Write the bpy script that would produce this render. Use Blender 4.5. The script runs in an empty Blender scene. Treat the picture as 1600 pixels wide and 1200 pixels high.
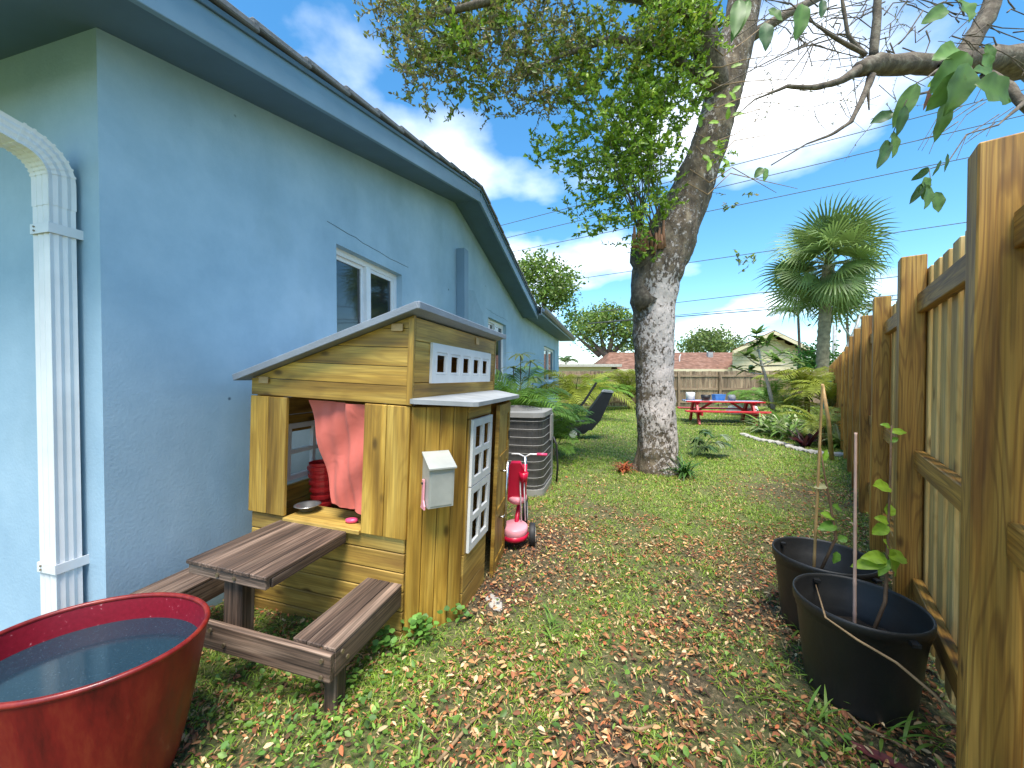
import bpy, bmesh, math, random
import numpy as np
from mathutils import Vector, Matrix, noise as mnoise
random.seed(7); rng = np.random.default_rng(11)
S = bpy.context.scene
COL = S.collection
R = math.radians
# ------------------------------------------------------------------ camera
F = 600.0; CH = 1.25; PITCH = math.atan(10/600)
cam = bpy.data.cameras.new('camera'); co = bpy.data.objects.new('camera', cam); COL.objects.link(co)
co.location = (0, 0, CH); co.rotation_euler = (R(90)-PITCH, 0, 0)
cam.sensor_width = 36; cam.lens = F/1600*36; cam.clip_start = .02; cam.clip_end = 3000
S.camera = co
# ------------------------------------------------------------------ world + sun
SUN_EL, SUN_AZ = 67, 177          # azimuth clockwise from +Y (seen from above): light comes from the right, behind the camera
W = bpy.data.worlds.new('World'); S.world = W; W.use_nodes = True
nt = W.node_tree; nt.nodes.clear()
def N(nt, t, **k):
    n = nt.nodes.new(t)
    for a, b in k.items(): setattr(n, a, b)
    return n
out = N(nt, 'ShaderNodeOutputWorld'); bg = N(nt, 'ShaderNodeBackground'); bg.inputs[1].default_value = .15
sky = N(nt, 'ShaderNodeTexSky', sky_type='NISHITA', sun_disc=False)
sky.sun_elevation = R(SUN_EL); sky.sun_rotation = R(SUN_AZ); sky.air_density = 1.0; sky.dust_density = .1; sky.ozone_density = 3.0
tc = N(nt, 'ShaderNodeTexCoord'); sep = N(nt, 'ShaderNodeSeparateXYZ'); nt.links.new(tc.outputs['Generated'], sep.inputs[0])
zz = N(nt, 'ShaderNodeMath', operation='MAXIMUM'); nt.links.new(sep.outputs[2], zz.inputs[0]); zz.inputs[1].default_value = .0
za = N(nt, 'ShaderNodeMath', operation='ADD'); nt.links.new(zz.outputs[0], za.inputs[0]); za.inputs[1].default_value = .24
dx = N(nt, 'ShaderNodeMath', operation='DIVIDE'); dy = N(nt, 'ShaderNodeMath', operation='DIVIDE')
nt.links.new(sep.outputs[0], dx.inputs[0]); nt.links.new(za.outputs[0], dx.inputs[1])
nt.links.new(sep.outputs[1], dy.inputs[0]); nt.links.new(za.outputs[0], dy.inputs[1])
cmb = N(nt, 'ShaderNodeCombineXYZ'); nt.links.new(dx.outputs[0], cmb.inputs[0]); nt.links.new(dy.outputs[0], cmb.inputs[1])
cmb.inputs[2].default_value = 1.3
cn = N(nt, 'ShaderNodeTexNoise'); cn.inputs['Scale'].default_value = 1.25; cn.inputs['Detail'].default_value = 8; cn.inputs['Roughness'].default_value = .47
nt.links.new(cmb.outputs[0], cn.inputs['Vector'])
cr = N(nt, 'ShaderNodeValToRGB'); cr.color_ramp.elements[0].position = .515; cr.color_ramp.elements[1].position = .69
nt.links.new(cn.outputs[0], cr.inputs[0])
hs = N(nt, 'ShaderNodeHueSaturation'); hs.inputs['Saturation'].default_value = 1.25; hs.inputs['Hue'].default_value = .49; hs.inputs['Value'].default_value = .53; nt.links.new(sky.outputs[0], hs.inputs['Color'])
mx = N(nt, 'ShaderNodeMixRGB'); mx.inputs[2].default_value = (4.3, 4.35, 4.45, 1)
cf = N(nt, 'ShaderNodeMath', operation='MULTIPLY'); cf.inputs[1].default_value = .9
nt.links.new(cr.outputs[0], cf.inputs[0]); nt.links.new(cf.outputs[0], mx.inputs[0])
nt.links.new(hs.outputs[0], mx.inputs[1]); nt.links.new(mx.outputs[0], bg.inputs[0]); nt.links.new(bg.outputs[0], out.inputs[0])
sl = bpy.data.lights.new('sun', 'SUN'); so = bpy.data.objects.new('sun', sl); COL.objects.link(so)
sl.energy = 2.1; sl.angle = R(28); sl.color = (1, .95, .87)
so.rotation_euler = (R(90-SUN_EL), 0, R(180-SUN_AZ)); so.location = (20, 5, 30)
V = S.view_settings; V.view_transform = 'Standard'; V.look = 'None'; V.exposure = 1.92; V.gamma = 1
# ------------------------------------------------------------------ pixel helpers
def ray(px, py):
    a, b = (px-800)/F, (600-py)/F
    c, s = math.cos(PITCH), math.sin(PITCH)
    return Vector((a, c+b*s, -s+b*c))
def atY(px, py, Y):
    d = ray(px, py); return Vector((0, 0, CH)) + d*(Y/d.y)
def gnd(px, py, z=0):
    d = ray(px, py); return Vector((0, 0, CH)) + d*((z-CH)/d.z)
# ------------------------------------------------------------------ materials
MAT = {}
def newmat(name):
    m = bpy.data.materials.new(name); m.use_nodes = True; MAT[name] = m
    t = m.node_tree; b = t.nodes['Principled BSDF']; return m, t, b
def ramp(t, stops):
    n = N(t, 'ShaderNodeValToRGB'); e = n.color_ramp.elements
    e[0].position, e[0].color = stops[0][0], (*stops[0][1], 1)
    e[1].position, e[1].color = stops[-1][0], (*stops[-1][1], 1)
    for p, c in stops[1:-1]:
        x = e.new(p); x.color = (*c, 1)
    return n
def plain(name, col, rough=.55, metal=0, var=.18, scale=9, bump=.0, bscale=120, spec=.5):
    m, t, b = newmat(name)
    b.inputs['Roughness'].default_value = rough; b.inputs['Metallic'].default_value = metal; b.inputs['Specular IOR Level'].default_value = spec
    c = N(t, 'ShaderNodeTexCoord'); n = N(t, 'ShaderNodeTexNoise'); n.inputs['Scale'].default_value = scale; n.inputs['Detail'].default_value = 6
    t.links.new(c.outputs['Object'], n.inputs['Vector'])
    r = ramp(t, [(.25, [x*(1-var) for x in col]), (.75, [min(1, x*(1+var)) for x in col])]); t.links.new(n.outputs[0], r.inputs[0]); t.links.new(r.outputs[0], b.inputs['Base Color'])
    if bump:
        n2 = N(t, 'ShaderNodeTexNoise'); n2.inputs['Scale'].default_value = bscale; n2.inputs['Detail'].default_value = 4; t.links.new(c.outputs['Object'], n2.inputs['Vector'])
        bp = N(t, 'ShaderNodeBump'); bp.inputs['Strength'].default_value = bump; bp.inputs['Distance'].default_value = .01
        t.links.new(n2.outputs[0], bp.inputs['Height']); t.links.new(bp.outputs[0], b.inputs['Normal'])
    return m
def wood(name, light, mid, dark, rough=.6, g=26, knots=True, rings=.5, streak=.5, vary=.25):
    """grain runs along the piece's own long (X) axis; each piece offset at random"""
    m, t, b = newmat(name); L = t.links.new
    b.inputs['Roughness'].default_value = rough
    c = N(t, 'ShaderNodeTexCoord'); oi = N(t, 'ShaderNodeObjectInfo')
    sc = N(t, 'ShaderNodeVectorMath', operation='SCALE'); sc.inputs['Scale'].default_value = 37.0
    cx = N(t, 'ShaderNodeCombineXYZ'); L(oi.outputs['Random'], cx.inputs[0]); L(oi.outputs['Random'], cx.inputs[1]); L(oi.outputs['Random'], cx.inputs[2]); L(cx.outputs[0], sc.inputs[0])
    ad = N(t, 'ShaderNodeVectorMath', operation='ADD'); L(c.outputs['Object'], ad.inputs[0]); L(sc.outputs[0], ad.inputs[1])
    mp = N(t, 'ShaderNodeMapping'); mp.inputs['Scale'].default_value = (1.3, g*.45, g*.45); L(ad.outputs[0], mp.inputs[0])
    n1 = N(t, 'ShaderNodeTexNoise'); n1.inputs['Scale'].default_value = 1; n1.inputs['Detail'].default_value = 5; n1.inputs['Distortion'].default_value = .6; L(mp.outputs[0], n1.inputs['Vector'])
    mp2 = N(t, 'ShaderNodeMapping'); mp2.inputs['Scale'].default_value = (2.6, g*4.5, g*4.5); L(ad.outputs[0], mp2.inputs[0])
    n2 = N(t, 'ShaderNodeTexNoise'); n2.inputs['Scale'].default_value = 1; n2.inputs['Detail'].default_value = 4; L(mp2.outputs[0], n2.inputs['Vector'])
    # growth rings: level sets of a stretched noise
    mp3 = N(t, 'ShaderNodeMapping'); mp3.inputs['Scale'].default_value = (.9, g*.28, g*.28); L(ad.outputs[0], mp3.inputs[0])
    n3 = N(t, 'ShaderNodeTexNoise'); n3.inputs['Scale'].default_value = 1; n3.inputs['Detail'].default_value = 1.5; L(mp3.outputs[0], n3.inputs['Vector'])
    ml = N(t, 'ShaderNodeMath', operation='MULTIPLY'); ml.inputs[1].default_value = 95; L(n3.outputs[0], ml.inputs[0])
    sn = N(t, 'ShaderNodeMath', operation='SINE'); L(ml.outputs[0], sn.inputs[0])
    r1 = ramp(t, [(.3, dark), (.5, mid), (.68, light)]); L(n1.outputs[0], r1.inputs[0])
    rg = N(t, 'ShaderNodeMapRange'); rg.inputs[1].default_value = .25; rg.inputs[2].default_value = 1; rg.inputs[3].default_value = 0; rg.inputs[4].default_value = rings; L(sn.outputs[0], rg.inputs[0])
    m1 = N(t, 'ShaderNodeMixRGB', blend_type='MIX'); L(rg.outputs[0], m1.inputs[0]); L(r1.outputs[0], m1.inputs[1]); m1.inputs[2].default_value = (*dark, 1)
    sr = N(t, 'ShaderNodeMapRange'); sr.inputs[1].default_value = .35; sr.inputs[2].default_value = .7; sr.inputs[3].default_value = 1-streak; sr.inputs[4].default_value = 1.12; L(n2.outputs[0], sr.inputs[0])
    vr = N(t, 'ShaderNodeMapRange'); vr.inputs[3].default_value = 1-vary; vr.inputs[4].default_value = 1+vary; L(oi.outputs['Random'], vr.inputs[0])
    mm = N(t, 'ShaderNodeMath', operation='MULTIPLY'); L(sr.outputs[0], mm.inputs[0]); L(vr.outputs[0], mm.inputs[1])
    hv = N(t, 'ShaderNodeVectorMath', operation='SCALE'); L(m1.outputs[0], hv.inputs[0]); L(mm.outputs[0], hv.inputs['Scale'])
    last = hv.outputs[0]
    if knots:
        mk_ = N(t, 'ShaderNodeMapping'); mk_.inputs['Scale'].default_value = (3.2, 7, 7); L(ad.outputs[0], mk_.inputs[0])
        vo = N(t, 'ShaderNodeTexVoronoi'); vo.inputs['Scale'].default_value = 1; L(mk_.outputs[0], vo.inputs['Vector'])
        kr = ramp(t, [(.0, (1, 1, 1)), (.06, (.8, .8, .8)), (.13, (0, 0, 0))]); L(vo.outputs['Distance'], kr.inputs[0])
        mk2 = N(t, 'ShaderNodeMixRGB'); L(kr.outputs[0], mk2.inputs[0]); L(last, mk2.inputs[1]); mk2.inputs[2].default_value = (*[x*.45 for x in dark], 1)
        last = mk2.outputs[0]
    L(last, b.inputs['Base Color'])
    bp = N(t, 'ShaderNodeBump'); bp.inputs['Strength'].default_value = .35; bp.inputs['Distance'].default_value = .003; L(n2.outputs[0], bp.inputs['Height']); L(bp.outputs[0], b.inputs['Normal'])
    return m
def leafmat(name, rough=.5, trans=.35):
    m, t, b = newmat(name); L = t.links.new
    at = N(t, 'ShaderNodeAttribute', attribute_name='Col'); L(at.outputs['Color'], b.inputs['Base Color']); b.inputs['Roughness'].default_value = rough
    tr = N(t, 'ShaderNodeBsdfTranslucent'); L(at.outputs['Color'], tr.inputs[0])
    ms = N(t, 'ShaderNodeMixShader'); ms.inputs[0].default_value = trans; L(b.outputs[0], ms.inputs[1]); L(tr.outputs[0], ms.inputs[2])
    L(ms.outputs[0], t.nodes['Material Output'].inputs[0]); return m
leafmat('leaf'); leafmat('dry', .75, .12)
def stucco():
    m, t, b = newmat('stucco'); L = t.links.new; b.inputs['Roughness'].default_value = .8
    c = N(t, 'ShaderNodeTexCoord')
    n = N(t, 'ShaderNodeTexNoise'); n.inputs['Scale'].default_value = 1.6; n.inputs['Detail'].default_value = 10; n.inputs['Roughness'].default_value = .68; L(c.outputs['Object'], n.inputs['Vector'])
    r = ramp(t, [(.3, (.28, .42, .53)), (.5, (.34, .49, .60)), (.7, (.41, .56, .67))]); L(n.outputs[0], r.inputs[0])
    # specks of chipped paint
    v = N(t, 'ShaderNodeTexVoronoi'); v.inputs['Scale'].default_value = 2.3; L(c.outputs['Object'], v.inputs['Vector'])
    k = ramp(t, [(.0, (1, 1, 1)), (.022, (1, 1, 1)), (.034, (0, 0, 0))]); L(v.outputs['Distance'], k.inputs[0])
    mx = N(t, 'ShaderNodeMixRGB'); L(k.outputs[0], mx.inputs[0]); L(r.outputs[0], mx.inputs[1]); mx.inputs[2].default_value = (.06, .10, .15, 1)
    # grime near ground and rain streaks
    mp = N(t, 'ShaderNodeMapping'); mp.inputs['Scale'].default_value = (2, 2, 1.3); L(c.outputs['Object'], mp.inputs[0])
    n4 = N(t, 'ShaderNodeTexNoise'); n4.inputs['Scale'].default_value = 1; n4.inputs['Detail'].default_value = 5; L(mp.outputs[0], n4.inputs['Vector'])
    r4 = ramp(t, [(.5, (1, 1, 1)), (.8, (.86, .87, .85))]); L(n4.outputs[0], r4.inputs[0])
    m2 = N(t, 'ShaderNodeMixRGB', blend_type='MULTIPLY'); m2.inputs[0].default_value = 1; L(mx.outputs[0], m2.inputs[1]); L(r4.outputs[0], m2.inputs[2]); L(m2.outputs[0], b.inputs['Base Color'])
    n2 = N(t, 'ShaderNodeTexNoise'); n2.inputs['Scale'].default_value = 70; n2.inputs['Detail'].default_value = 5; L(c.outputs['Object'], n2.inputs['Vector'])
    n3 = N(t, 'ShaderNodeTexNoise'); n3.inputs['Scale'].default_value = 6; n3.inputs['Detail'].default_value = 3; L(c.outputs['Object'], n3.inputs['Vector'])
    a = N(t, 'ShaderNodeMath', operation='MULTIPLY_ADD'); L(n3.outputs[0], a.inputs[0]); a.inputs[1].default_value = 1.2; L(n2.outputs[0], a.inputs[2])
    bp = N(t, 'ShaderNodeBump'); bp.inputs['Strength'].default_value = .22; bp.inputs['Distance'].default_value = .006; L(a.outputs[0], bp.inputs['Height']); L(bp.outputs[0], b.inputs['Normal'])
stucco()
plain('trim_blue', (.085, .145, .20), .6, var=.12, scale=4); plain('fascia_blue', (.17, .27, .36), .55, var=.1, scale=3); plain('gutter_metal', (.10, .13, .16), .4, .3)
plain('patch_blue', (.27, .40, .50), .8, var=.1)
plain('roof_tile', (.15, .155, .165), .85, var=.15, scale=14, bump=.4, bscale=60); plain('white_metal', (.74, .74, .74), .42, var=.10, scale=7); plain('white_frame', (.74, .75, .76), .45, var=.05)
plain('dark_void', (.012, .012, .013), .8)
def glass():
    m, t, b = newmat('window_glass'); b.inputs['Base Color'].default_value = (.02, .024, .025, 1); b.inputs['Roughness'].default_value = .04; b.inputs['Specular IOR Level'].default_value = 1.0
    c = N(t, 'ShaderNodeTexCoord'); n = N(t, 'ShaderNodeTexNoise'); n.inputs['Scale'].default_value = 2.5; t.links.new(c.outputs['Object'], n.inputs['Vector'])
    bp = N(t, 'ShaderNodeBump'); bp.inputs['Strength'].default_value = .05; bp.inputs['Distance'].default_value = .02; t.links.new(n.outputs[0], bp.inputs['Height']); t.links.new(bp.outputs[0], b.inputs['Normal'])
glass()
wood('play_wood', (.58, .37, .075), (.42, .24, .035), (.20, .10, .012), .5, g=22, rings=.25, streak=.32, vary=.22)
wood('play_pale', (.62, .42, .11), (.45, .28, .055), (.24, .13, .028), .6, g=22, rings=.25, streak=.35, vary=.18)
wood('bench_wood', (.34, .235, .17), (.17, .108, .075), (.05, .03, .021), .65, g=34, rings=.3, streak=.75, vary=.2, knots=False)
wood('post_wood', (.54, .30, .062), (.42, .215, .035), (.20, .082, .012), .6, g=42, rings=.6, streak=.35, vary=.16)
wood('picket_wood', (.74, .53, .22), (.65, .44, .155), (.42, .25, .07), .65, g=22, rings=.3, streak=.3, vary=.2)
wood('old_wood', (.44, .32, .20), (.34, .235, .14), (.18, .115, .065), .75, g=18, rings=.2, streak=.5, vary=.3)
plain('slate_grey', (.20, .225, .26), .5, var=.18, scale=5, bump=.2); plain('grey_paint', (.33, .34, .34), .55, var=.2, scale=8)
plain('play_white', (.70, .70, .68), .5, var=.08); plain('pink_plastic', (.80, .33, .38), .4, var=.08); plain('pink_hot', (.72, .07, .17), .35, var=.08)
plain('trike_red', (.55, .008, .045), .3, var=.1); plain('rubber', (.02, .02, .021), .6); plain('chrome', (.6, .6, .6), .25, 1, var=.05)
plain('black_pot', (.014, .014, .014), .5, var=.35, scale=6, bump=.15, bscale=25); plain('soil', (.035, .024, .016), .95, var=.5, scale=30, bump=.8, bscale=50)
plain('bamboo', (.46, .29, .12), .5, var=.25, scale=14); plain('bamboo_pink', (.50, .33, .26), .55, var=.2, scale=14); plain('stem_brown', (.17, .10, .055), .7, var=.3, scale=30)
plain('black_fabric', (.014, .015, .017), .55, var=.3, scale=8); plain('teal_plastic', (.03, .20, .27), .5); plain('bolt_metal', (.30, .24, .16), .4, .8)
plain('vine', (.28, .18, .09), .75, var=.3, scale=25); plain('wire_grey', (.10, .10, .11), .6); plain('wire_black', (.02, .02, .022), .6); plain('concrete', (.45, .42, .37), .9, var=.2, scale=10, bump=.5, bscale=40)
plain('stone_white', (.42, .39, .34), .85, var=.2, scale=12, bump=.4, bscale=40); plain('cream_wall', (.62, .54, .36), .8, var=.08, scale=1.5); plain('siding', (.64, .54, .34), .75, var=.1, scale=2)
plain('ac_grey', (.28, .27, .25), .5, var=.1); plain('ac_fin', (.10, .095, .09), .5, .4, var=.25, scale=12); plain('table_red', (.50, .02, .03), .45, var=.15); plain('table_blue', (.02, .07, .28), .45, var=.15)
plain('blue_plastic', (.06, .22, .55), .4); plain('mailbox_metal', (.46, .47, .43), .4, .35, var=.14, scale=10); plain('bowl_steel', (.62, .62, .62), .28, .9, var=.05)
plain('shoot_brown', (.30, .14, .07), .8, var=.3, scale=20); plain('palm_trunk', (.20, .17, .10), .9, var=.45, scale=7, bump=.8, bscale=14); plain('far_trunk', (.13, .10, .075), .9, var=.3); plain('red_plastic', (.65, .03, .03), .35, var=.06)
def shingle():
    m, t, b = newmat('brown_shingle'); L = t.links.new; b.inputs['Roughness'].default_value = .9
    c = N(t, 'ShaderNodeTexCoord'); mp = N(t, 'ShaderNodeMapping'); mp.inputs['Scale'].default_value = (3, 3, 7); L(c.outputs['Object'], mp.inputs[0])
    br = N(t, 'ShaderNodeTexNoise'); br.inputs['Scale'].default_value = 1; br.inputs['Detail'].default_value = 8; L(mp.outputs[0], br.inputs['Vector'])
    r = ramp(t, [(.3, (.09, .045, .028)), (.5, (.19, .088, .052)), (.75, (.29, .17, .12))]); L(br.outputs[0], r.inputs[0]); L(r.outputs[0], b.inputs['Base Color'])
shingle()
def red_tub():
    m, t, b = newmat('tub_red'); L = t.links.new; b.inputs['Metallic'].default_value = .1; b.inputs['Coat Weight'].default_value = .12
    c = N(t, 'ShaderNodeTexCoord'); mp = N(t, 'ShaderNodeMapping'); mp.inputs['Scale'].default_value = (9, 9, 1.6); L(c.outputs['Object'], mp.inputs[0])
    n = N(t, 'ShaderNodeTexNoise'); n.inputs['Scale'].default_value = 1.6; n.inputs['Detail'].default_value = 9; n.inputs['Roughness'].default_value = .7; L(mp.outputs[0], n.inputs['Vector'])
    r = ramp(t, [(.3, (.075, .004, .004)), (.5, (.19, .007, .005)), (.64, (.24, .025, .008)), (.8, (.22, .085, .03))]); L(n.outputs[0], r.inputs[0]); L(r.outputs[0], b.inputs['Base Color'])
    r2 = ramp(t, [(.3, (.32, .32, .32)), (.8, (.65, .65, .65))]); L(n.outputs[0], r2.inputs[0]); L(r2.outputs[0], b.inputs['Roughness'])
    m, t, b = newmat('tub_inner'); L = t.links.new; b.inputs['Roughness'].default_value = .45
    c = N(t, 'ShaderNodeTexCoord'); v = N(t, 'ShaderNodeTexNoise'); v.inputs['Scale'].default_value = 90; v.inputs['Detail'].default_value = 3; L(c.outputs['Object'], v.inputs['Vector'])
    r = ramp(t, [(.3, (.17, .002, .010)), (.68, (.22, .004, .016)), (.76, (.45, .2, .2))]); L(v.outputs[0], r.inputs[0]); L(r.outputs[0], b.inputs['Base Color'])
    m, t, b = newmat('tub_water'); L = t.links.new; b.inputs['Roughness'].default_value = .12
    c = N(t, 'ShaderNodeTexCoord'); v = N(t, 'ShaderNodeTexNoise'); v.inputs['Scale'].default_value = 220; v.inputs['Detail'].default_value = 2; L(c.outputs['Object'], v.inputs['Vector'])
    r = ramp(t, [(.3, (.008, .022, .035)), (.66, (.012, .034, .052)), (.80, (.07, .10, .12))]); L(v.outputs[0], r.inputs[0]); L(r.outputs[0], b.inputs['Base Color'])
red_tub()
def curtain_mat():
    m, t, b = newmat('curtain_pink'); L = t.links.new; b.inputs['Roughness'].default_value = .55; b.inputs['Base Color'].default_value = (.82, .19, .14, 1); b.inputs['Sheen Weight'].default_value = .1
    tr = N(t, 'ShaderNodeBsdfTranslucent'); tr.inputs[0].default_value = (.8, .2, .15, 1)
    c = N(t, 'ShaderNodeTexCoord'); n = N(t, 'ShaderNodeTexNoise'); n.inputs['Scale'].default_value = 9; n.inputs['Detail'].default_value = 3; n.inputs['Distortion'].default_value = 1.2; L(c.outputs['Object'], n.inputs['Vector'])
    bp = N(t, 'ShaderNodeBump'); bp.inputs['Strength'].default_value = .35; bp.inputs['Distance'].default_value = .015; L(n.outputs[0], bp.inputs['Height']); L(bp.outputs[0], b.inputs['Normal'])
    ms = N(t, 'ShaderNodeMixShader'); ms.inputs[0].default_value = .3; L(b.outputs[0], ms.inputs[1]); L(tr.outputs[0], ms.inputs[2]); L(ms.outputs[0], t.nodes['Material Output'].inputs[0])
curtain_mat()
def bark():
    m, t, b = newmat('bark'); L = t.links.new; b.inputs['Roughness'].default_value = .92
    c = N(t, 'ShaderNodeTexCoord')
    mp = N(t, 'ShaderNodeMapping'); mp.inputs['Scale'].default_value = (11, 11, 5); L(c.outputs['Object'], mp.inputs[0])
    n = N(t, 'ShaderNodeTexNoise'); n.inputs['Scale'].default_value = 1; n.inputs['Detail'].default_value = 9; n.inputs['Roughness'].default_value = .68; L(mp.outputs[0], n.inputs['Vector'])
    r = ramp(t, [(.3, (.035, .025, .016)), (.5, (.13, .095, .06)), (.7, (.30, .24, .16))]); L(n.outputs[0], r.inputs[0])
    # old whitewash worn in flakes; holds mostly below 2.5 m
    s = N(t, 'ShaderNodeSeparateXYZ'); L(c.outputs['Object'], s.inputs[0])
    nl = N(t, 'ShaderNodeTexNoise'); nl.inputs['Scale'].default_value = 4; L(c.outputs['Object'], nl.inputs['Vector'])
    za = N(t, 'ShaderNodeMath', operation='MULTIPLY_ADD'); L(nl.outputs[0], za.inputs[0]); za.inputs[1].default_value = .10; L(s.outputs[2], za.inputs[2])
    zr = ramp(t, [(.0, (.35, .35, .35)), (.12, (1, 1, 1)), (.62, (1, 1, 1)), (.66, (.58, .58, .58)), (1.0, (.40, .40, .40))])
    zd = N(t, 'ShaderNodeMath', operation='DIVIDE'); L(za.outputs[0], zd.inputs[0]); zd.inputs[1].default_value = 4.0; L(zd.outputs[0], zr.inputs[0])
    xr = N(t, 'ShaderNodeMapRange'); xr.inputs[1].default_value = -.33; xr.inputs[2].default_value = -.05; xr.inputs[3].default_value = .45; xr.inputs[4].default_value = 1.0; L(s.outputs[0], xr.inputs[0])  # thins the whitewash leftwards, painting the trunk's shaded side darker
    mp2 = N(t, 'ShaderNodeMapping'); mp2.inputs['Scale'].default_value = (17, 17, 12); L(c.outputs['Object'], mp2.inputs[0])
    n2 = N(t, 'ShaderNodeTexNoise'); n2.inputs['Scale'].default_value = 1.5; n2.inputs['Detail'].default_value = 8; n2.inputs['Roughness'].default_value = .75; L(mp2.outputs[0], n2.inputs['Vector'])
    mm = N(t, 'ShaderNodeMath', operation='MULTIPLY'); L(zr.outputs[0], mm.inputs[0]); L(xr.outputs[0], mm.inputs[1])
    m2 = N(t, 'ShaderNodeMath', operation='MULTIPLY_ADD'); L(mm.outputs[0], m2.inputs[0]); m2.inputs[1].default_value = .236; L(n2.outputs[0], m2.inputs[2])
    nlow = N(t, 'ShaderNodeTexNoise'); nlow.inputs['Scale'].default_value = 2.6; nlow.inputs['Detail'].default_value = 3; L(c.outputs['Object'], nlow.inputs['Vector'])
    m3 = N(t, 'ShaderNodeMath', operation='MULTIPLY_ADD'); L(nlow.outputs[0], m3.inputs[0]); m3.inputs[1].default_value = .38; L(m2.outputs[0], m3.inputs[2]); m2 = N(t, 'ShaderNodeMath', operation='SUBTRACT'); L(m3.outputs[0], m2.inputs[0]); m2.inputs[1].default_value = .18
    fr = ramp(t, [(.655, (0, 0, 0)), (.70, (1, 1, 1))]); L(m2.outputs[0], fr.inputs[0])
    mx = N(t, 'ShaderNodeMixRGB'); L(fr.outputs[0], mx.inputs[0]); L(r.outputs[0], mx.inputs[1]); mx.inputs[2].default_value = (.55, .48, .43, 1)
    L(mx.outputs[0], b.inputs['Base Color'])
    ad = N(t, 'ShaderNodeMath', operation='MULTIPLY_ADD'); L(fr.outputs[0], ad.inputs[0]); ad.inputs[1].default_value = .25; L(n.outputs[0], ad.inputs[2])
    bp = N(t, 'ShaderNodeBump'); bp.inputs['Strength'].default_value = 1; bp.inputs['Distance'].default_value = .05; L(ad.outputs[0], bp.inputs['Height']); L(bp.outputs[0], b.inputs['Normal'])
    m, t, b = newmat('branch_bark'); L = t.links.new; b.inputs['Roughness'].default_value = .9
    c = N(t, 'ShaderNodeTexCoord'); n = N(t, 'ShaderNodeTexNoise'); n.inputs['Scale'].default_value = 24; n.inputs['Detail'].default_value = 8; n.inputs['Roughness'].default_value = .7; L(c.outputs['Object'], n.inputs['Vector'])
    r = ramp(t, [(.3, (.04, .03, .022)), (.52, (.13, .10, .07)), (.72, (.26, .23, .17))]); L(n.outputs[0], r.inputs[0]); L(r.outputs[0], b.inputs['Base Color'])
    bp = N(t, 'ShaderNodeBump'); bp.inputs['Strength'].default_value = .8; bp.inputs['Distance'].default_value = .012; L(n.outputs[0], bp.inputs['Height']); L(bp.outputs[0], b.inputs['Normal'])
bark()
def ground_mat():
    m, t, b = newmat('ground'); L = t.links.new; b.inputs['Roughness'].default_value = .95
    c = N(t, 'ShaderNodeTexCoord')
    def nz(s, d=6):
        n = N(t, 'ShaderNodeTexNoise'); n.inputs['Scale'].default_value = s; n.inputs['Detail'].default_value = d; n.inputs['Roughness'].default_value = .65; L(c.outputs['Object'], n.inputs['Vector']); return n
    a = nz(60, 8); r1 = ramp(t, [(.32, (.018, .013, .010)), (.48, (.06, .04, .026)), (.60, (.17, .115, .07)), (.75, (.36, .27, .17))]); L(a.outputs[0], r1.inputs[0])
    g = nz(40); r2 = ramp(t, [(.3, (.06, .08, .018)), (.5, (.15, .20, .04)), (.72, (.28, .31, .09))]); L(g.outputs[0], r2.inputs[0])
    at = N(t, 'ShaderNodeAttribute', attribute_name='turf')
    mx = N(t, 'ShaderNodeMixRGB'); L(at.outputs['Fac'], mx.inputs[0]); L(r1.outputs[0], mx.inputs[1]); L(r2.outputs[0], mx.inputs[2]); L(mx.outputs[0], b.inputs['Base Color'])
    bp = N(t, 'ShaderNodeBump'); bp.inputs['Strength'].default_value = 1; bp.inputs['Distance'].default_value = .02; L(a.outputs[0], bp.inputs['Height']); L(bp.outputs[0], b.inputs['Normal'])
ground_mat()
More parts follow.
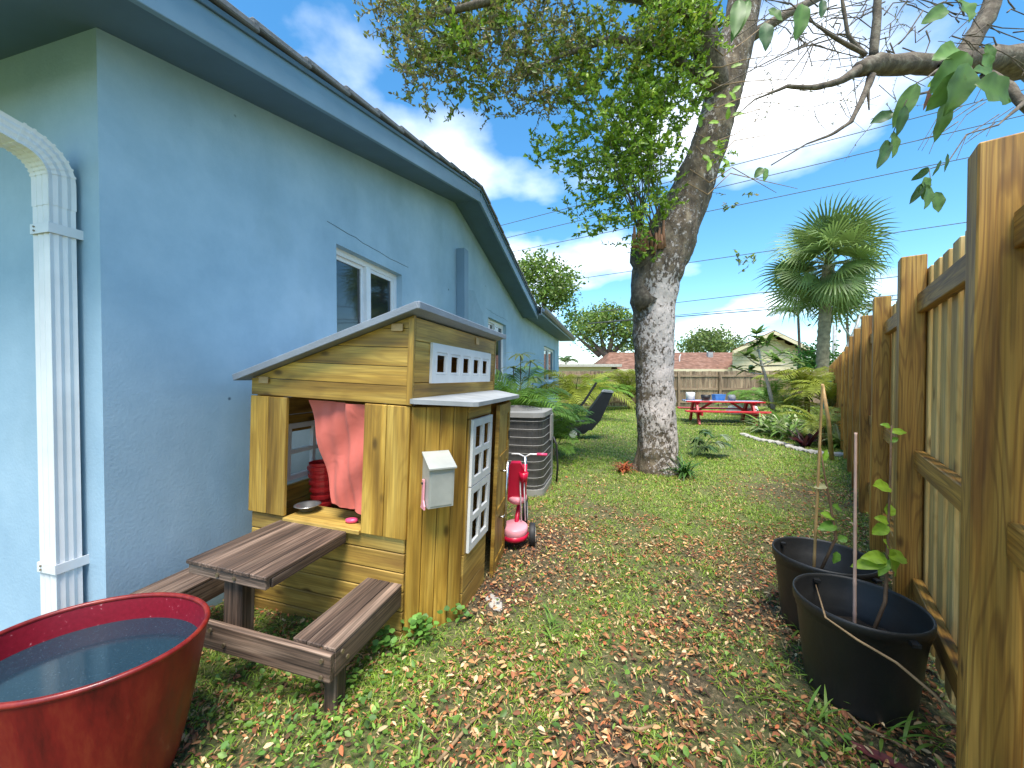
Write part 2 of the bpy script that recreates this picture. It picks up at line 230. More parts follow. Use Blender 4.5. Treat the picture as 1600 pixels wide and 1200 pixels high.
# ------------------------------------------------------------------ mesh helpers
def tag(o, label=None, cat=None, group=None, kind=None):
    if label: o['label'] = label
    if cat: o['category'] = cat
    if group: o['group'] = group
    if kind: o['kind'] = kind
    return o
def empty(name, loc=(0, 0, 0), rot=(0, 0, 0), label=None, cat=None, group=None):
    o = bpy.data.objects.new(name, None); COL.objects.link(o); o.location = loc; o.rotation_euler = rot; o.empty_display_size = .1
    return tag(o, label, cat, group)
def link(name, me, parent=None, loc=None, rot=None, mw=None):
    o = bpy.data.objects.new(name, me); COL.objects.link(o)
    if parent: o.parent = parent
    if mw is not None: o.matrix_basis = mw
    if loc is not None: o.location = loc
    if rot is not None: o.rotation_euler = rot
    return o
class MB:
    def __init__(s): s.v = []; s.f = []; s.m = []
    def add(s, vs, fs, mi=0):
        k = len(s.v); s.v += [tuple(x) for x in vs]; s.f += [tuple(i+k for i in f) for f in fs]; s.m += [mi]*len(fs); return s
    def box(s, lo, hi, mi=0):
        x0, y0, z0 = lo; x1, y1, z1 = hi
        return s.add([(x0,y0,z0),(x1,y0,z0),(x1,y1,z0),(x0,y1,z0),(x0,y0,z1),(x1,y0,z1),(x1,y1,z1),(x0,y1,z1)],
                     [(0,3,2,1),(4,5,6,7),(0,1,5,4),(1,2,6,5),(2,3,7,6),(3,0,4,7)], mi)
    def prism(s, poly, d, mi=0):
        """poly: list of 3D points (planar), d: extrusion vector"""
        n = len(poly); d = Vector(d); a = [Vector(p) for p in poly]; vs = a + [p+d for p in a]
        return s.add(vs, [tuple(range(n-1, -1, -1)), tuple(range(n, 2*n))] + [(i, (i+1) % n, n+(i+1) % n, n+i) for i in range(n)], mi)
    def tube(s, path, rad, n=8, mi=0, cap=True):
        P = [Vector(p) for p in path]
        if not hasattr(rad, '__len__'): rad = [rad]*len(P)
        up = None; vs = []
        for i, p in enumerate(P):
            t = (P[min(i+1, len(P)-1)]-P[max(i-1, 0)]).normalized()
            if up is None:
                up = Vector((0, 0, 1)) if abs(t.z) < .9 else Vector((1, 0, 0))
            a = (up - t*up.dot(t)); a = a.normalized() if a.length > 1e-6 else t.orthogonal().normalized(); b = t.cross(a); up = a
            for k in range(n):
                q = 2*math.pi*k/n; vs.append(p + (a*math.cos(q)+b*math.sin(q))*rad[i])
        fs = [(i*n+k, i*n+(k+1) % n, (i+1)*n+(k+1) % n, (i+1)*n+k) for i in range(len(P)-1) for k in range(n)]
        if cap: fs += [tuple(range(n-1, -1, -1)), tuple(range((len(P)-1)*n, len(P)*n))]
        return s.add(vs, fs, mi)
    def lathe(s, prof, n=32, sx=1, sy=1, mi=0, c=(0, 0, 0), mis=None):
        vs = [(c[0]+r*sx*math.cos(2*math.pi*k/n), c[1]+r*sy*math.sin(2*math.pi*k/n), c[2]+z) for r, z in prof for k in range(n)]
        base = len(s.v); s.v += vs
        for i in range(len(prof)-1):
            for k in range(n):
                s.f.append(tuple(base+j for j in (i*n+k, i*n+(k+1) % n, (i+1)*n+(k+1) % n, (i+1)*n+k))); s.m.append(mis[i] if mis else mi)
        return s
    def mesh(s, name, mats, smooth=False):
        me = bpy.data.meshes.new(name); me.from_pydata(s.v, [], s.f)
        for m in ([mats] if isinstance(mats, str) else mats): me.materials.append(MAT[m])
        me.polygons.foreach_set('material_index', s.m)
        if smooth: me.polygons.foreach_set('use_smooth', [True]*len(s.f))
        me.validate(); me.update(); return me
    def build(s, name, mats, parent=None, smooth=False, loc=None, rot=None, mw=None):
        return link(name, s.mesh(name, mats, smooth), parent, loc, rot, mw)
_cb = {}
def cbox_mesh(dx, dy, dz, mat, ch=.003):
    key = (round(dx, 3), round(dy, 3), round(dz, 3), mat)
    if key in _cb: return _cb[key]
    h = [dx/2, dy/2, dz/2]; c = min(ch, min(h)*.4); idx = {}; vs = []
    for sx in (-1, 1):
        for sy in (-1, 1):
            for sz in (-1, 1):
                for ax in range(3):
                    p = [sx*h[0], sy*h[1], sz*h[2]]
                    for o in range(3):
                        if o != ax: p[o] -= (sx, sy, sz)[o]*c
                    idx[(sx, sy, sz, ax)] = len(vs); vs.append(p)
    bm = bmesh.new(); B = [bm.verts.new(v) for v in vs]
    def face(ids):
        bm.faces.new([B[i] for i in ids])
    for ax in range(3):
        for sg in (-1, 1):
            o = [(-1, -1), (1, -1), (1, 1), (-1, 1)]; ids = []
            for a, b in o:
                q = [0, 0, 0]; q[ax] = sg; q[(ax+1) % 3] = a; q[(ax+2) % 3] = b; ids.append(idx[(*q, ax)])
            face(ids)
    for ax in range(3):
        a1, a2 = (ax+1) % 3, (ax+2) % 3
        for s1 in (-1, 1):
            for s2 in (-1, 1):
                q0 = [0]*3; q0[ax] = -1; q0[a1] = s1; q0[a2] = s2; q1 = list(q0); q1[ax] = 1
                face([idx[(*q0, a1)], idx[(*q1, a1)], idx[(*q1, a2)], idx[(*q0, a2)]])
    for sx in (-1, 1):
        for sy in (-1, 1):
            for sz in (-1, 1): face([idx[(sx, sy, sz, a)] for a in range(3)])
    bmesh.ops.recalc_face_normals(bm, faces=bm.faces)
    me = bpy.data.meshes.new('board'); bm.to_mesh(me); bm.free(); me.materials.append(MAT[mat]); _cb[key] = me; return me
def board(name, parent, p0, p1, wdir, w, t, mat, ch=.003):
    """plank from p0 to p1 (its long axis), wdir = direction of its width"""
    p0, p1 = Vector(p0), Vector(p1); x = (p1-p0); L = x.length; x.normalize()
    y = Vector(wdir); y = (y-x*y.dot(x)).normalized(); z = x.cross(y)
    M = Matrix((x, y, z)).transposed().to_4x4(); M.translation = (p0+p1)/2
    return link(name, cbox_mesh(L, w, t, mat, ch), parent, mw=M)
def npmesh(name, Vt, Fc, mat, cols=None, parent=None, smooth=False):
    """Vt (N,3), Fc (M,k) all same k, cols (N,3)"""
    me = bpy.data.meshes.new(name); nv, (nf, k) = len(Vt), Fc.shape
    me.vertices.add(nv); me.vertices.foreach_set('co', np.ascontiguousarray(Vt, dtype=np.float32).ravel())
    me.loops.add(nf*k); me.loops.foreach_set('vertex_index', Fc.astype(np.int32).ravel())
    me.polygons.add(nf); me.polygons.foreach_set('loop_start', np.arange(0, nf*k, k, dtype=np.int32))
    if smooth: me.polygons.foreach_set('use_smooth', np.ones(nf, dtype=bool))
    me.materials.append(MAT[mat]); me.update(calc_edges=True)
    if cols is not None:
        a = me.color_attributes.new('Col', 'FLOAT_COLOR', 'POINT')
        a.data.foreach_set('color', np.hstack([cols, np.ones((nv, 1))]).astype(np.float32).ravel())
    return link(name, me, parent)
def unit(a): return a/np.maximum(np.linalg.norm(a, axis=1, keepdims=True), 1e-9)
def leaves(P, D, L, Wd, cols, Nrm=None, fold=.25, droop=.0):
    """P base points, D directions, L lengths, Wd widths -> leaf = 6 verts, 4 tris-worth (two quads)"""
    n = len(P); D = unit(D)
    if Nrm is None: Nrm = rng.normal(size=(n, 3))
    T = unit(np.cross(D, Nrm)); U = np.cross(T, D)
    L = np.asarray(L).reshape(-1, 1)*np.ones((n, 1)); Wd = np.asarray(Wd).reshape(-1, 1)*np.ones((n, 1))
    b = P; tip = P+D*L-U*L*droop; m1 = P+D*L*.33; m2 = P+D*L*.72-U*L*droop*.5
    l1 = m1+T*Wd*.5+U*Wd*fold; r1 = m1-T*Wd*.5+U*Wd*fold; l2 = m2+T*Wd*.4+U*Wd*fold; r2 = m2-T*Wd*.4+U*Wd*fold
    mid = P+D*L*.5
    Vt = np.stack([b, l1, l2, tip, r2, r1], 1).reshape(-1, 3); k = np.arange(n)[:, None]*6
    Fc = np.concatenate([k+np.array([[0, 1, 2, 3]]), k+np.array([[0, 3, 4, 5]])], 0)
    return Vt, Fc, np.repeat(cols, 6, 0)
def palette(n, cs, wts, jit=.18):
    cs = np.array(cs); i = rng.choice(len(cs), n, p=np.array(wts)/sum(wts)); c = cs[i]
    return np.clip(c*(1+rng.normal(size=(n, 1))*jit), .003, 1)
# ------------------------------------------------------------------ ground
YAW = math.atan(160/600)
hu = Vector((math.sin(YAW), math.cos(YAW), 0)); hv = Vector((math.cos(YAW), -math.sin(YAW), 0))
FA = math.atan(480/600); fu = Vector((math.sin(FA), math.cos(FA), 0)); fv = Vector((math.cos(FA), -math.sin(FA), 0))   # fence line direction, and outwards
def hw(x, y): return x*hv.x+y*hv.y      # signed distance to the line of the house wall through the camera
WALLD = -2.108; FEND = .300
def fbm(x, y, s, o=0): return mnoise.noise(Vector((x*s+o, y*s-o, o*1.7)))
def turf(x, y):
    """share of living grass over bare, littered earth"""
    d = .5 + .62*fbm(x, y, .55, 3.1) + .42*fbm(x, y, 1.7, 9.0) + .25*fbm(x, y, 4.5, 1.0)
    far = min(1, max(0, (y-3.3)/2.2)); d = d*(1-far) + far*(.86+.3*fbm(x, y, .8, 5))
    d -= .35*math.exp(-((x-.15)**2/.16+(y-2.5)**2/1.2))      # beside the playhouse
    d -= .4*math.exp(-((x-.42)**2/.05+(y-1.62)**2/.03))      # bare patch
    d -= .4*math.exp(-((x-2.9)**2/.5+(y-4.1)**2/.35))
    d -= .30*math.exp(-((x-1.1)**2/.12+(y-1.5)**2/.4))
    for a, b, r in ((.72, 1.55, .04), (1.02, 2.35, .05), (.30, 1.35, .02), (.85, 1.95, .03), (-.05, 2.2, .05)): d -= .38*math.exp(-((x-a)**2+(y-b)**2)/r)
    d += .35*math.exp(-((x+.55)**2/.03+(y-1.45)**2/.12))
    return min(1, max(0, d))
xs = np.concatenate([[-600, -200, -60, -25, -12], np.arange(-6, 6, .12), np.arange(6, 14, .4), [16, 22, 40, 80, 250, 700]])
ys = np.concatenate([[-400, -60, -12, -4, -1], np.arange(0, 6.5, .12), np.arange(6.5, 18, .4), [19, 22, 28, 40, 70, 150, 400, 1500]])
gv = []; ga = []
for y in ys:
    for x in xs:
        near = (-6 < x < 13 and 0 < y < 17)
        gv.append((x, y, .012*fbm(x, y, 1.3, 2) if near else 0)); ga.append(turf(x, y) if near else .85)
nx = len(xs); gf = np.array([(j*nx+i, j*nx+i+1, (j+1)*nx+i+1, (j+1)*nx+i) for j in range(len(ys)-1) for i in range(nx-1)])
go = npmesh('ground', np.array(gv), gf, 'ground', smooth=True); tag(go, 'yard of patchy lawn over dark littered soil', None, kind='structure')
at = go.data.attributes.new('turf', 'FLOAT', 'POINT'); at.data.foreach_set('value', np.array(ga, dtype=np.float32))
def in_yard(x, y):
    if y < .75 or y > 16: return False
    if abs(x)/y > 1.42: return False
    if hw(x, y) < WALLD+.02: return False
    if x*fv.x+y*fv.y > FEND+.1: return False
    return True
PA = Vector((-.525, 1.83, 0))
def in_playhouse(x, y):
    d = Vector((x, y, 0))-PA; a, b = d.dot(hv), d.dot(hu)
    return -.95 < a < .2 and 0 < b < 1.25 and not (a > b) 
# ---- grass blades
GP = []
for y0, y1, dens in ((.8, 1.6, 15000), (1.6, 2.6, 12500), (2.6, 4, 8000), (4, 6, 4300), (6, 9, 2000), (9, 16, 800)):
    x0, x1 = -1.42*y1, 1.42*y1; n = int((x1-x0)*(y1-y0)*dens)
    for x, y in zip(rng.uniform(x0, x1, n), rng.uniform(y0, y1, n)):
        if not in_yard(x, y) or in_playhouse(x, y): continue
        tf = turf(x, y)
        c = fbm(x, y, 9, 4.)
        if random.random() < max(.04, tf-.14+.75*c+.35*fbm(x, y, 3.6, 8.1))*1.0: GP.append((x, y, tf))
GP = np.array(GP); n = len(GP); print('grass', n)
far = np.clip((GP[:, 1]-2)/8, 0, 1)
P = np.c_[GP[:, :2], np.full(n, -.004)]
ang = rng.uniform(0, 2*math.pi, n); lean = rng.uniform(.5, 1.6, n)
D = unit(np.c_[np.cos(ang)*lean, np.sin(ang)*lean, np.ones(n)])
L = rng.uniform(.016, .050, n)*(1+far*.9); Wb = rng.uniform(.002, .0052, n)*(1+far*2.6)
T = unit(np.c_[-np.sin(ang), np.cos(ang), np.zeros(n)])
mid = P+D*(L*.55)[:, None]; tip = P+unit(np.c_[D[:, :2]*1.6, D[:, 2]*.75])*L[:, None]
Vt = np.stack([P-T*Wb[:, None]*.4, P+T*Wb[:, None]*.4, mid+T*Wb[:, None]*.5, mid-T*Wb[:, None]*.5, tip], 1).reshape(-1, 3)
k = np.arange(n)[:, None]*5
Fq = np.concatenate([k+np.array([[0, 1, 2]]), k+np.array([[0, 2, 3]]), k+np.array([[3, 2, 4]])], 0)
gc = palette(n, [(.19, .32, .025), (.28, .41, .04), (.12, .22, .02), (.42, .42, .11), (.52, .40, .18)], [4, 4, 1.8, 1.4, 1.4])
go = npmesh('grass', Vt, Fq, 'leaf', np.repeat(gc, 5, 0)); tag(go, 'short yellow green lawn grass growing in patches', 'grass', kind='stuff')
# ---- leaf litter
LP = []
for y0, y1, dens in ((.8, 2, 5200), (2, 3.4, 3700), (3.4, 5, 1400), (5, 7, 200)):
    x0, x1 = -1.42*y1, 1.42*y1; n = int((x1-x0)*(y1-y0)*dens)
    for x, y in zip(rng.uniform(x0, x1, n), rng.uniform(y0, y1, n)):
        if not in_yard(x, y) or in_playhouse(x, y): continue
        bare = math.exp(-((x-.42)**2/.05+(y-1.62)**2/.03))
        if random.random() < (1.0-.80*turf(x, y)+.75*fbm(x, y, 3.3, 7.7)+.5*fbm(x, y, 8.5, 2.2))*(1-.75*bare): LP.append((x, y))
LP = np.array(LP); n = len(LP); print('litter', n)
ang = rng.uniform(0, 2*math.pi, n); D = np.c_[np.cos(ang), np.sin(ang), rng.normal(0, .28, n)]
Nn = np.c_[rng.normal(0, .55, n), rng.normal(0, .55, n), np.ones(n)]
P = np.c_[LP, rng.uniform(.004, .024, n)]
L = .009+.030*rng.random(n)**2.0; lc = palette(n, [(.38, .17, .065), (.50, .28, .12), (.24, .09, .04), (.60, .44, .24), (.44, .13, .05), (.12, .06, .03)], [3, 2.6, 2.4, 2.2, 1.3, 1.3], .28)
Vt, Fc, cc = leaves(P, D, L, L*rng.uniform(.22, .52, n), lc, Nn, fold=.25, droop=.15)
go = npmesh('leaf_litter', Vt, Fc, 'dry', cc); tag(go, 'fallen brown and tan leaves scattered over the ground', 'leaves', kind='stuff')
# ---- clover and broad-leaved weeds
WP = []
spots = [(-.62, 1.42, .22, 420), (-.95, 1.5, .2, 240), (-.75, 1.2, .25, 300), (-.42, 1.02, .3, 330), (-.50, 1.72, .05, 70), (-.36, 1.80, .07, 80), (.55, 1.05, .3, 160), (1.05, 1.1, .2, 190), (.2, 1.5, .6, 260), (1.0, 1.75, .25, 200), (-1.15, 1.75, .25, 160), (-.1, 1.1, .3, 240), (.7, 2.3, .5, 260)]
for cx, cy, r, n in spots:
    for i in range(n):
        x, y = cx+random.gauss(0, r*.6), cy+random.gauss(0, r*.6)
        if random.random() < .55 and in_yard(x, y) and not in_playhouse(x, y): WP.append((x, y, random.uniform(.012, .06)))
WP = np.array(WP); n = len(WP); ang = rng.uniform(0, 6.28, n)
D = np.c_[np.cos(ang), np.sin(ang), rng.normal(.15, .3, n)]; Nn = np.c_[rng.normal(0, .35, n), rng.normal(0, .35, n), np.ones(n)]
L = rng.uniform(.012, .034, n)
Vt, Fc, cc = leaves(WP, D, L, L*rng.uniform(.3, .75, n), palette(n, [(.14, .27, .04), (.22, .36, .06), (.09, .19, .035)], [3, 2, 2]), Nn, .12)
go = npmesh('ground_weeds', Vt, Fc, 'leaf', cc); tag(go, 'low broad leaved weeds sprouting through the leaf litter', 'weeds', kind='stuff')
# ------------------------------------------------------------------ blue house
a0 = (160-800)/F; t0 = WALLD/(a0*hv.x+hv.y); HC = Vector((a0*t0, t0, 0))
def s_at(px):
    a = (px-800)/F; t = WALLD/(a*hv.x+hv.y); return (Vector((a*t, t, 0))-HC).dot(hu)
EAVE, RIDGE, YR, YE, YEND = 2.72, 3.63, 3.76, 7.5, 13.9
def rake(y): return EAVE+(RIDGE-EAVE)*y/YR if y < YR else (RIDGE-(RIDGE-EAVE)*(y-YR)/(YE-YR) if y < YE else EAVE)
house = empty('house', HC, (0, 0, -YAW), 'pale blue stucco house with grey gabled roof beside the playhouse', 'house')
wins = [(s_at(527), s_at(629), 1.12, 2.30), (s_at(763), s_at(791), 1.12, 2.30), (s_at(850), s_at(867), 1.10, 2.24)]
m = MB(); br = sorted({0, YR, YE, YEND, *[w[0] for w in wins], *[w[1] for w in wins]}); RV = -.11
for y0, y1 in zip(br[:-1], br[1:]):
    w = next((w for w in wins if abs(w[0]-y0) < 1e-6), None)
    if w:
        m.add([(0, y0, -.2), (0, y1, -.2), (0, y1, w[2]), (0, y0, w[2])], [(0, 1, 2, 3)])
        m.add([(0, y0, w[3]), (0, y1, w[3]), (0, y1, rake(y1)+.02), (0, y0, rake(y0)+.02)], [(0, 1, 2, 3)])
        A = [(0, y0, w[2]), (0, y1, w[2]), (0, y1, w[3]), (0, y0, w[3])]; Bk = [(RV, *p[1:]) for p in A]
        m.add(A+Bk, [(i, (i+1) % 4, 4+(i+1) % 4, 4+i) for i in range(4)])
    else: m.add([(0, y0, -.2), (0, y1, -.2), (0, y1, rake(y1)+.02), (0, y0, rake(y0)+.02)], [(0, 1, 2, 3)])
m.add([(0, 0, -.2), (-6, 0, -.2), (-6, 0, EAVE+.02), (0, 0, EAVE+.02)], [(0, 1, 2, 3)])
m.add([(0, YEND, -.2), (-6, YEND, -.2), (-6, YEND, EAVE+.4), (0, YEND, EAVE+.02)], [(3, 2, 1, 0)])
m.build('wall', 'stucco', house)
OV = .35
def slab(y0, y1, x0, x1, zo, th, name, mat):
    z0, z1 = rk(y0)+zo, rk(y1)+zo
    return MB().add([(x0, y0, z0), (x1, y0, z0), (x1, y1, z1), (x0, y1, z1), (x0, y0, z0+th), (x1, y0, z0+th), (x1, y1, z1+th), (x0, y1, z1+th)],
        [(0, 3, 2, 1), (4, 5, 6, 7), (0, 1, 5, 4), (1, 2, 6, 5), (2, 3, 7, 6), (3, 0, 4, 7)]).build(name, mat, roof)
def rk(y): return EAVE+(RIDGE-EAVE)*y/YR if y < YR else RIDGE-(RIDGE-EAVE)*(y-YR)/(YE-YR)
roof = MB().add([(-6, -.62, rk(-.62)+.1), (OV-.02, -.62, rk(-.62)+.1), (OV-.02, YR, RIDGE+.1), (-6, YR, RIDGE+.1), (OV-.02, YE+.3, rk(YE+.3)+.1), (-6, YE+.3, rk(YE+.3)+.1)], [(0, 1, 2, 3), (3, 2, 4, 5)]).build('roof', 'roof_tile', house)
slab(-.6, YR, -6, OV-.025, 0, .08, 'soffit', 'trim_blue'); slab(YR, YE+.25, -6, OV-.025, 0, .08, 'soffit', 'trim_blue')
for a, b in ((-.62, YR-.001), (YR+.001, YE+.28)):
    board('fascia', roof, (OV, a, rk(a)+.045), (OV, b, rk(b)+.045), (0, 0, 1), .15, .03, 'fascia_blue')
    board('drip_edge', roof, (OV+.024, a, rk(a)+.128), (OV+.024, b, rk(b)+.128), (0, 0, 1), .028, .012, 'trim_blue')
y = -.62
while y < YE+.2:
    y1 = min(y+.34, YR) if y < YR else y+.34
    z0, z1 = rk(y)+.165, rk(y1)+.165
    up = .012 if y < YR else -.012
    b = board('roof_tile', roof, (OV-.20, y-.02, z0+(up if up > 0 else 0)), (OV-.20, y1+.02, z1+(-up if up < 0 else 0)), (1, 0, 0), .50, .035, 'roof_tile', .006)
    y = y1
# eave with gutter beyond the gable
MB().box((-.02, YE+.26, EAVE-.01), (.47, YEND+.45, EAVE+.035)).build('eave_soffit', 'trim_blue', roof)
board('eave_fascia', roof, (.485, YE+.1, EAVE+.05), (.485, YEND+.46, EAVE+.05), (0, 0, 1), .15, .025, 'fascia_blue')
prof = [(.50, .02), (.555, .02), (.585, .06), (.60, .10), (.60, .135), (.588, .135), (.588, .10), (.57, .065), (.55, .035), (.512, .035), (.512, .135), (.50, .135)]
m = MB(); n = len(prof); m.prism([(x, YE+.02, EAVE+z) for x, z in prof], (0, YEND+.5-YE, 0)); m.build('gutter', 'gutter_metal', roof)
MB().add([(.50, YE+.2, EAVE+.16), (.50, YEND+.46, EAVE+.16), (-6, YEND+.46, EAVE+1.5), (-6, YE+.2, EAVE+1.5)], [(0, 1, 2, 3)]).build('roof_slope', 'roof_tile', roof)
# windows
for i, (y0, y1, z0, z1) in enumerate(wins):
    fw = .05; w = MB(); X = RV
    for lo, hi in (((X-.03, y0, z0), (X+.045, y1, z0+fw)), ((X-.03, y0, z1-fw), (X+.045, y1, z1)), ((X-.03, y0, z0+fw), (X+.045, y0+fw*1.1, z1-fw)), ((X-.03, y1-fw*1.1, z0+fw), (X+.045, y1, z1-fw))): w.box(lo, hi)
    wo = w.build('window', 'white_frame', house)
    ym = (y0+y1)/2
    MB().box((X-.02, ym-.028, z0+fw+.002), (X+.055, ym+.028, z1-fw-.002)).build('mullion', 'white_frame', wo)
    for a, b, dxx in ((y0+fw*1.1, ym-.028, .0), (ym+.028, y1-fw*1.1, .018)):
        s = MB(); f2 = .032
        for lo, hi in (((X+dxx, a+.001, z0+fw+.001), (X+dxx+.02, b-.001, z0+fw+f2)), ((X+dxx, a+.001, z1-fw-f2), (X+dxx+.02, b-.001, z1-fw-.001)), ((X+dxx, a+.001, z0+fw+f2), (X+dxx+.02, a+f2, z1-fw-f2)), ((X+dxx, b-f2, z0+fw+f2), (X+dxx+.02, b-.001, z1-fw-f2))): s.box(lo, hi)
        s.build('sash', 'white_frame', wo)
        MB().add([(X+dxx+.008, a+f2, z0+fw+f2), (X+dxx+.008, b-f2, z0+fw+f2), (X+dxx+.008, b-f2, z1-fw-f2), (X+dxx+.008, a+f2, z1-fw-f2)], [(0, 1, 2, 3)]).build('pane', 'window_glass', wo)
    MB().box((-.03, y0-.03, z0-.05), (.045, y1+.03, z0-.004)).build('sill', 'stucco', wo)
# conduit cover on the wall, patched paint, plaster crack lines
board('conduit_cover', house, (.065, s_at(716), 1.0), (.065, s_at(716), 3.02), (1, 0, 0), .125, .15, 'fascia_blue')
m = MB(); pc = [(4.15, 2.05), (4.1, 2.35), (4.2, 2.55), (4.5, 2.6), (4.65, 2.45), (4.9, 2.3), (5.0, 2.0), (4.8, 1.75), (4.4, 1.8)]
m.add([(.004, a, b) for a, b in pc], [tuple(range(len(pc)))]); m.build('paint_patch', 'patch_blue', house)
for ya, yb, za, zb in ((wins[0][0]-.1, wins[0][1]+.12, 2.43, 2.40), (wins[1][0]-.1, wins[1][1]+.1, 2.42, 2.40)):
    pts = [(.002, ya+(yb-ya)*i/14, za+(zb-za)*i/14+random.uniform(-.012, .012)) for i in range(15)]
    MB().tube(pts, .0016, 4).build('plaster_crack', 'dark_void', house)
# downspout: ribbed white rectangular pipe with a turned-out elbow
def downspout():
    root = empty('downspout', HC+(-hv)*.16+hu*-.06, (0, 0, -YAW), 'white ribbed metal downspout with curved elbow on the blue wall', 'downspout')
    wx, wy = .052, .040     # half sizes (along wall, out of wall)
    sec = []
    for i in range(7):      # fluted faces
        f = -1+2*i/6; sec.append((f*wx, -wy+(.005 if i % 2 and 0 < i < 6 else 0)))
    for i in range(1, 7):
        f = -1+2*i/6; sec.append((wx-(.005 if i % 2 and i < 6 else 0), f*wy))
    for i in range(1, 7): sec.append((wx-2*wx*i/6, wy))
    for i in range(1, 6): sec.append((-wx, wy-2*wy*i/6))
    ns = len(sec)
    def sweep(path, name, mat='white_metal', sc=1.0):
        vs = []; nP = len(path)
        for i, p in enumerate(path):
            p = Vector(p); t = (Vector(path[min(i+1, nP-1)])-Vector(path[max(i-1, 0)])).normalized()
            b = Vector((0, 0, 1)) if abs(t.z) < .5 else Vector((0, 1, 0))
            b = t.cross(Vector((1, 0, 0))).normalized()      # out-of-wall axis
            for x, yy in sec: vs.append(p+Vector((1, 0, 0))*x*sc+b*(yy*sc)*-1*(-1))
        fs = [(i*ns+k, i*ns+(k+1) % ns, (i+1)*ns+(k+1) % ns, (i+1)*ns+k) for i in range(nP-1) for k in range(ns)]
        fs += [tuple(range(ns)), tuple(range((nP-1)*ns, nP*ns))]
        m = MB().add(vs, fs); return m.build(name, mat, root)
    sweep([(0, 0, .02), (0, 0, 1.97)], 'pipe')
    el = []
    for i in range(9):
        q = R(82)*i/8; rr = .13; el.append((0, -rr+rr*math.cos(q), 1.965+.10+rr*math.sin(q)))
    el = [(0, 0, 1.955), (0, 0, 2.03)] + el
    # crimped elbow: alternate section sizes
    path = []; 
    for i, p in enumerate(el): path.append(p)
    e = sweep(path, 'elbow', sc=1.045)
    d = (Vector(el[-1])-Vector(el[-2])).normalized(); a = Vector(el[-1])
    sweep([tuple(a-d*.01), tuple(a+d*.55)], 'offset_pipe', sc=1.0)
    for i in range(3, 11, 1):
        p = Vector(el[i]); t = (Vector(el[min(i+1, 10)])-Vector(el[i-1])).normalized()
        sweep([tuple(p-t*.004), tuple(p+t*.004)], 'crimp', sc=1.10)
    for z in (1.84, .44):
        b = MB(); th = .004; o = .002
        b.box((-wx-o-th, -wy-o-th, z), (wx+o+th, -wy-o, z+.04)); b.box((wx+o, -wy-o, z), (wx+o+th, .06, z+.04)); b.box((-wx-o-th, -wy-o, z), (-wx-o, .06, z+.04))
        st = b.build('strap', 'white_metal', root)
        for zz_ in (z+.012, z+.028): MB().tube([(-wx*.6, -wy-o-th, zz_), (-wx*.6, -wy-o-th-.004, zz_)], .004, 8).build('screw', 'bolt_metal', st)
downspout()
# ------------------------------------------------------------------ playhouse
ROLL = R(2.6)
PM = Matrix.Translation(PA) @ Matrix.Rotation(-YAW, 4, 'Z') @ Matrix.Rotation(ROLL, 4, 'Y')
def pl(x, y, z): return PM @ Vector((x, y, z))
ph = empty('playhouse', PA, (0, ROLL, -YAW), 'yellow stained wooden children playhouse with grey slanted roof against blue wall', 'playhouse')
PW, PD = .95, 1.28
def roofz(x): return 1.545+(x)*(1.545-1.205)/PW     # underside of roof at x (x in -PW..0)
# front lower boards
zs = [-.07, .02, .115, .21, .305, .40, .487]
for z0, z1 in zip(zs[:-1], zs[1:]): board('front_board', ph, (-PW+.012, .012, (z0+z1)/2), (-.012, .012, (z0+z1)/2), (0, 0, 1), z1-z0-.004, .022, 'play_pale', .004)
# front vertical panels
def vboards(x0, x1, n, z0, z1, yy=-.002):
    for i in range(n):
        a = x0+(x1-x0)*i/n; b = x0+(x1-x0)*(i+1)/n
        board('panel_board', ph, ((a+b)/2, yy, z0), ((a+b)/2, yy, z1), (1, 0, 0), b-a-.003, .022, 'play_wood', .003)
vboards(-PW, -.713, 2, .492, 1.114); vboards(-.249, -.0, 2, .475, 1.114)
# gable boards (horizontal, top one cut along the roof slope)
gz = [1.118, 1.208, 1.30, 1.39, 1.48, 1.56]
for z0, z1 in zip(gz[:-1], gz[1:]):
    z0 += .003
    xa = max(-PW, (z0-1.545)/((1.545-1.205)/PW)); xb = (z1-1.545)/((1.545-1.205)/PW)
    if xa > -.02: continue
    if xb <= -PW: poly = [(-PW, z0), (0, z0), (0, z1), (-PW, z1)]
    elif xb < 0: poly = [(xa, z0), (0, z0), (0, z1), (xb, z1)] + ([(-PW, roofz(-PW))] if xa <= -PW else [])
    else: poly = [(xa, z0), (0, z0), (0, roofz(0))]
    cxm = sum(p[0] for p in poly)/len(poly); czm = sum(p[1] for p in poly)/len(poly)
    MB().prism([(p[0]-cxm, 0, p[1]-czm) for p in poly], (0, .022, 0)).build('gable_board', 'play_wood', ph, loc=(cxm, -.006, czm))
# counter shelf in the opening
board('counter', ph, (-.712, .085, .478), (-.250, .085, .478), (0, 1, 0), .215, .022, 'play_pale')
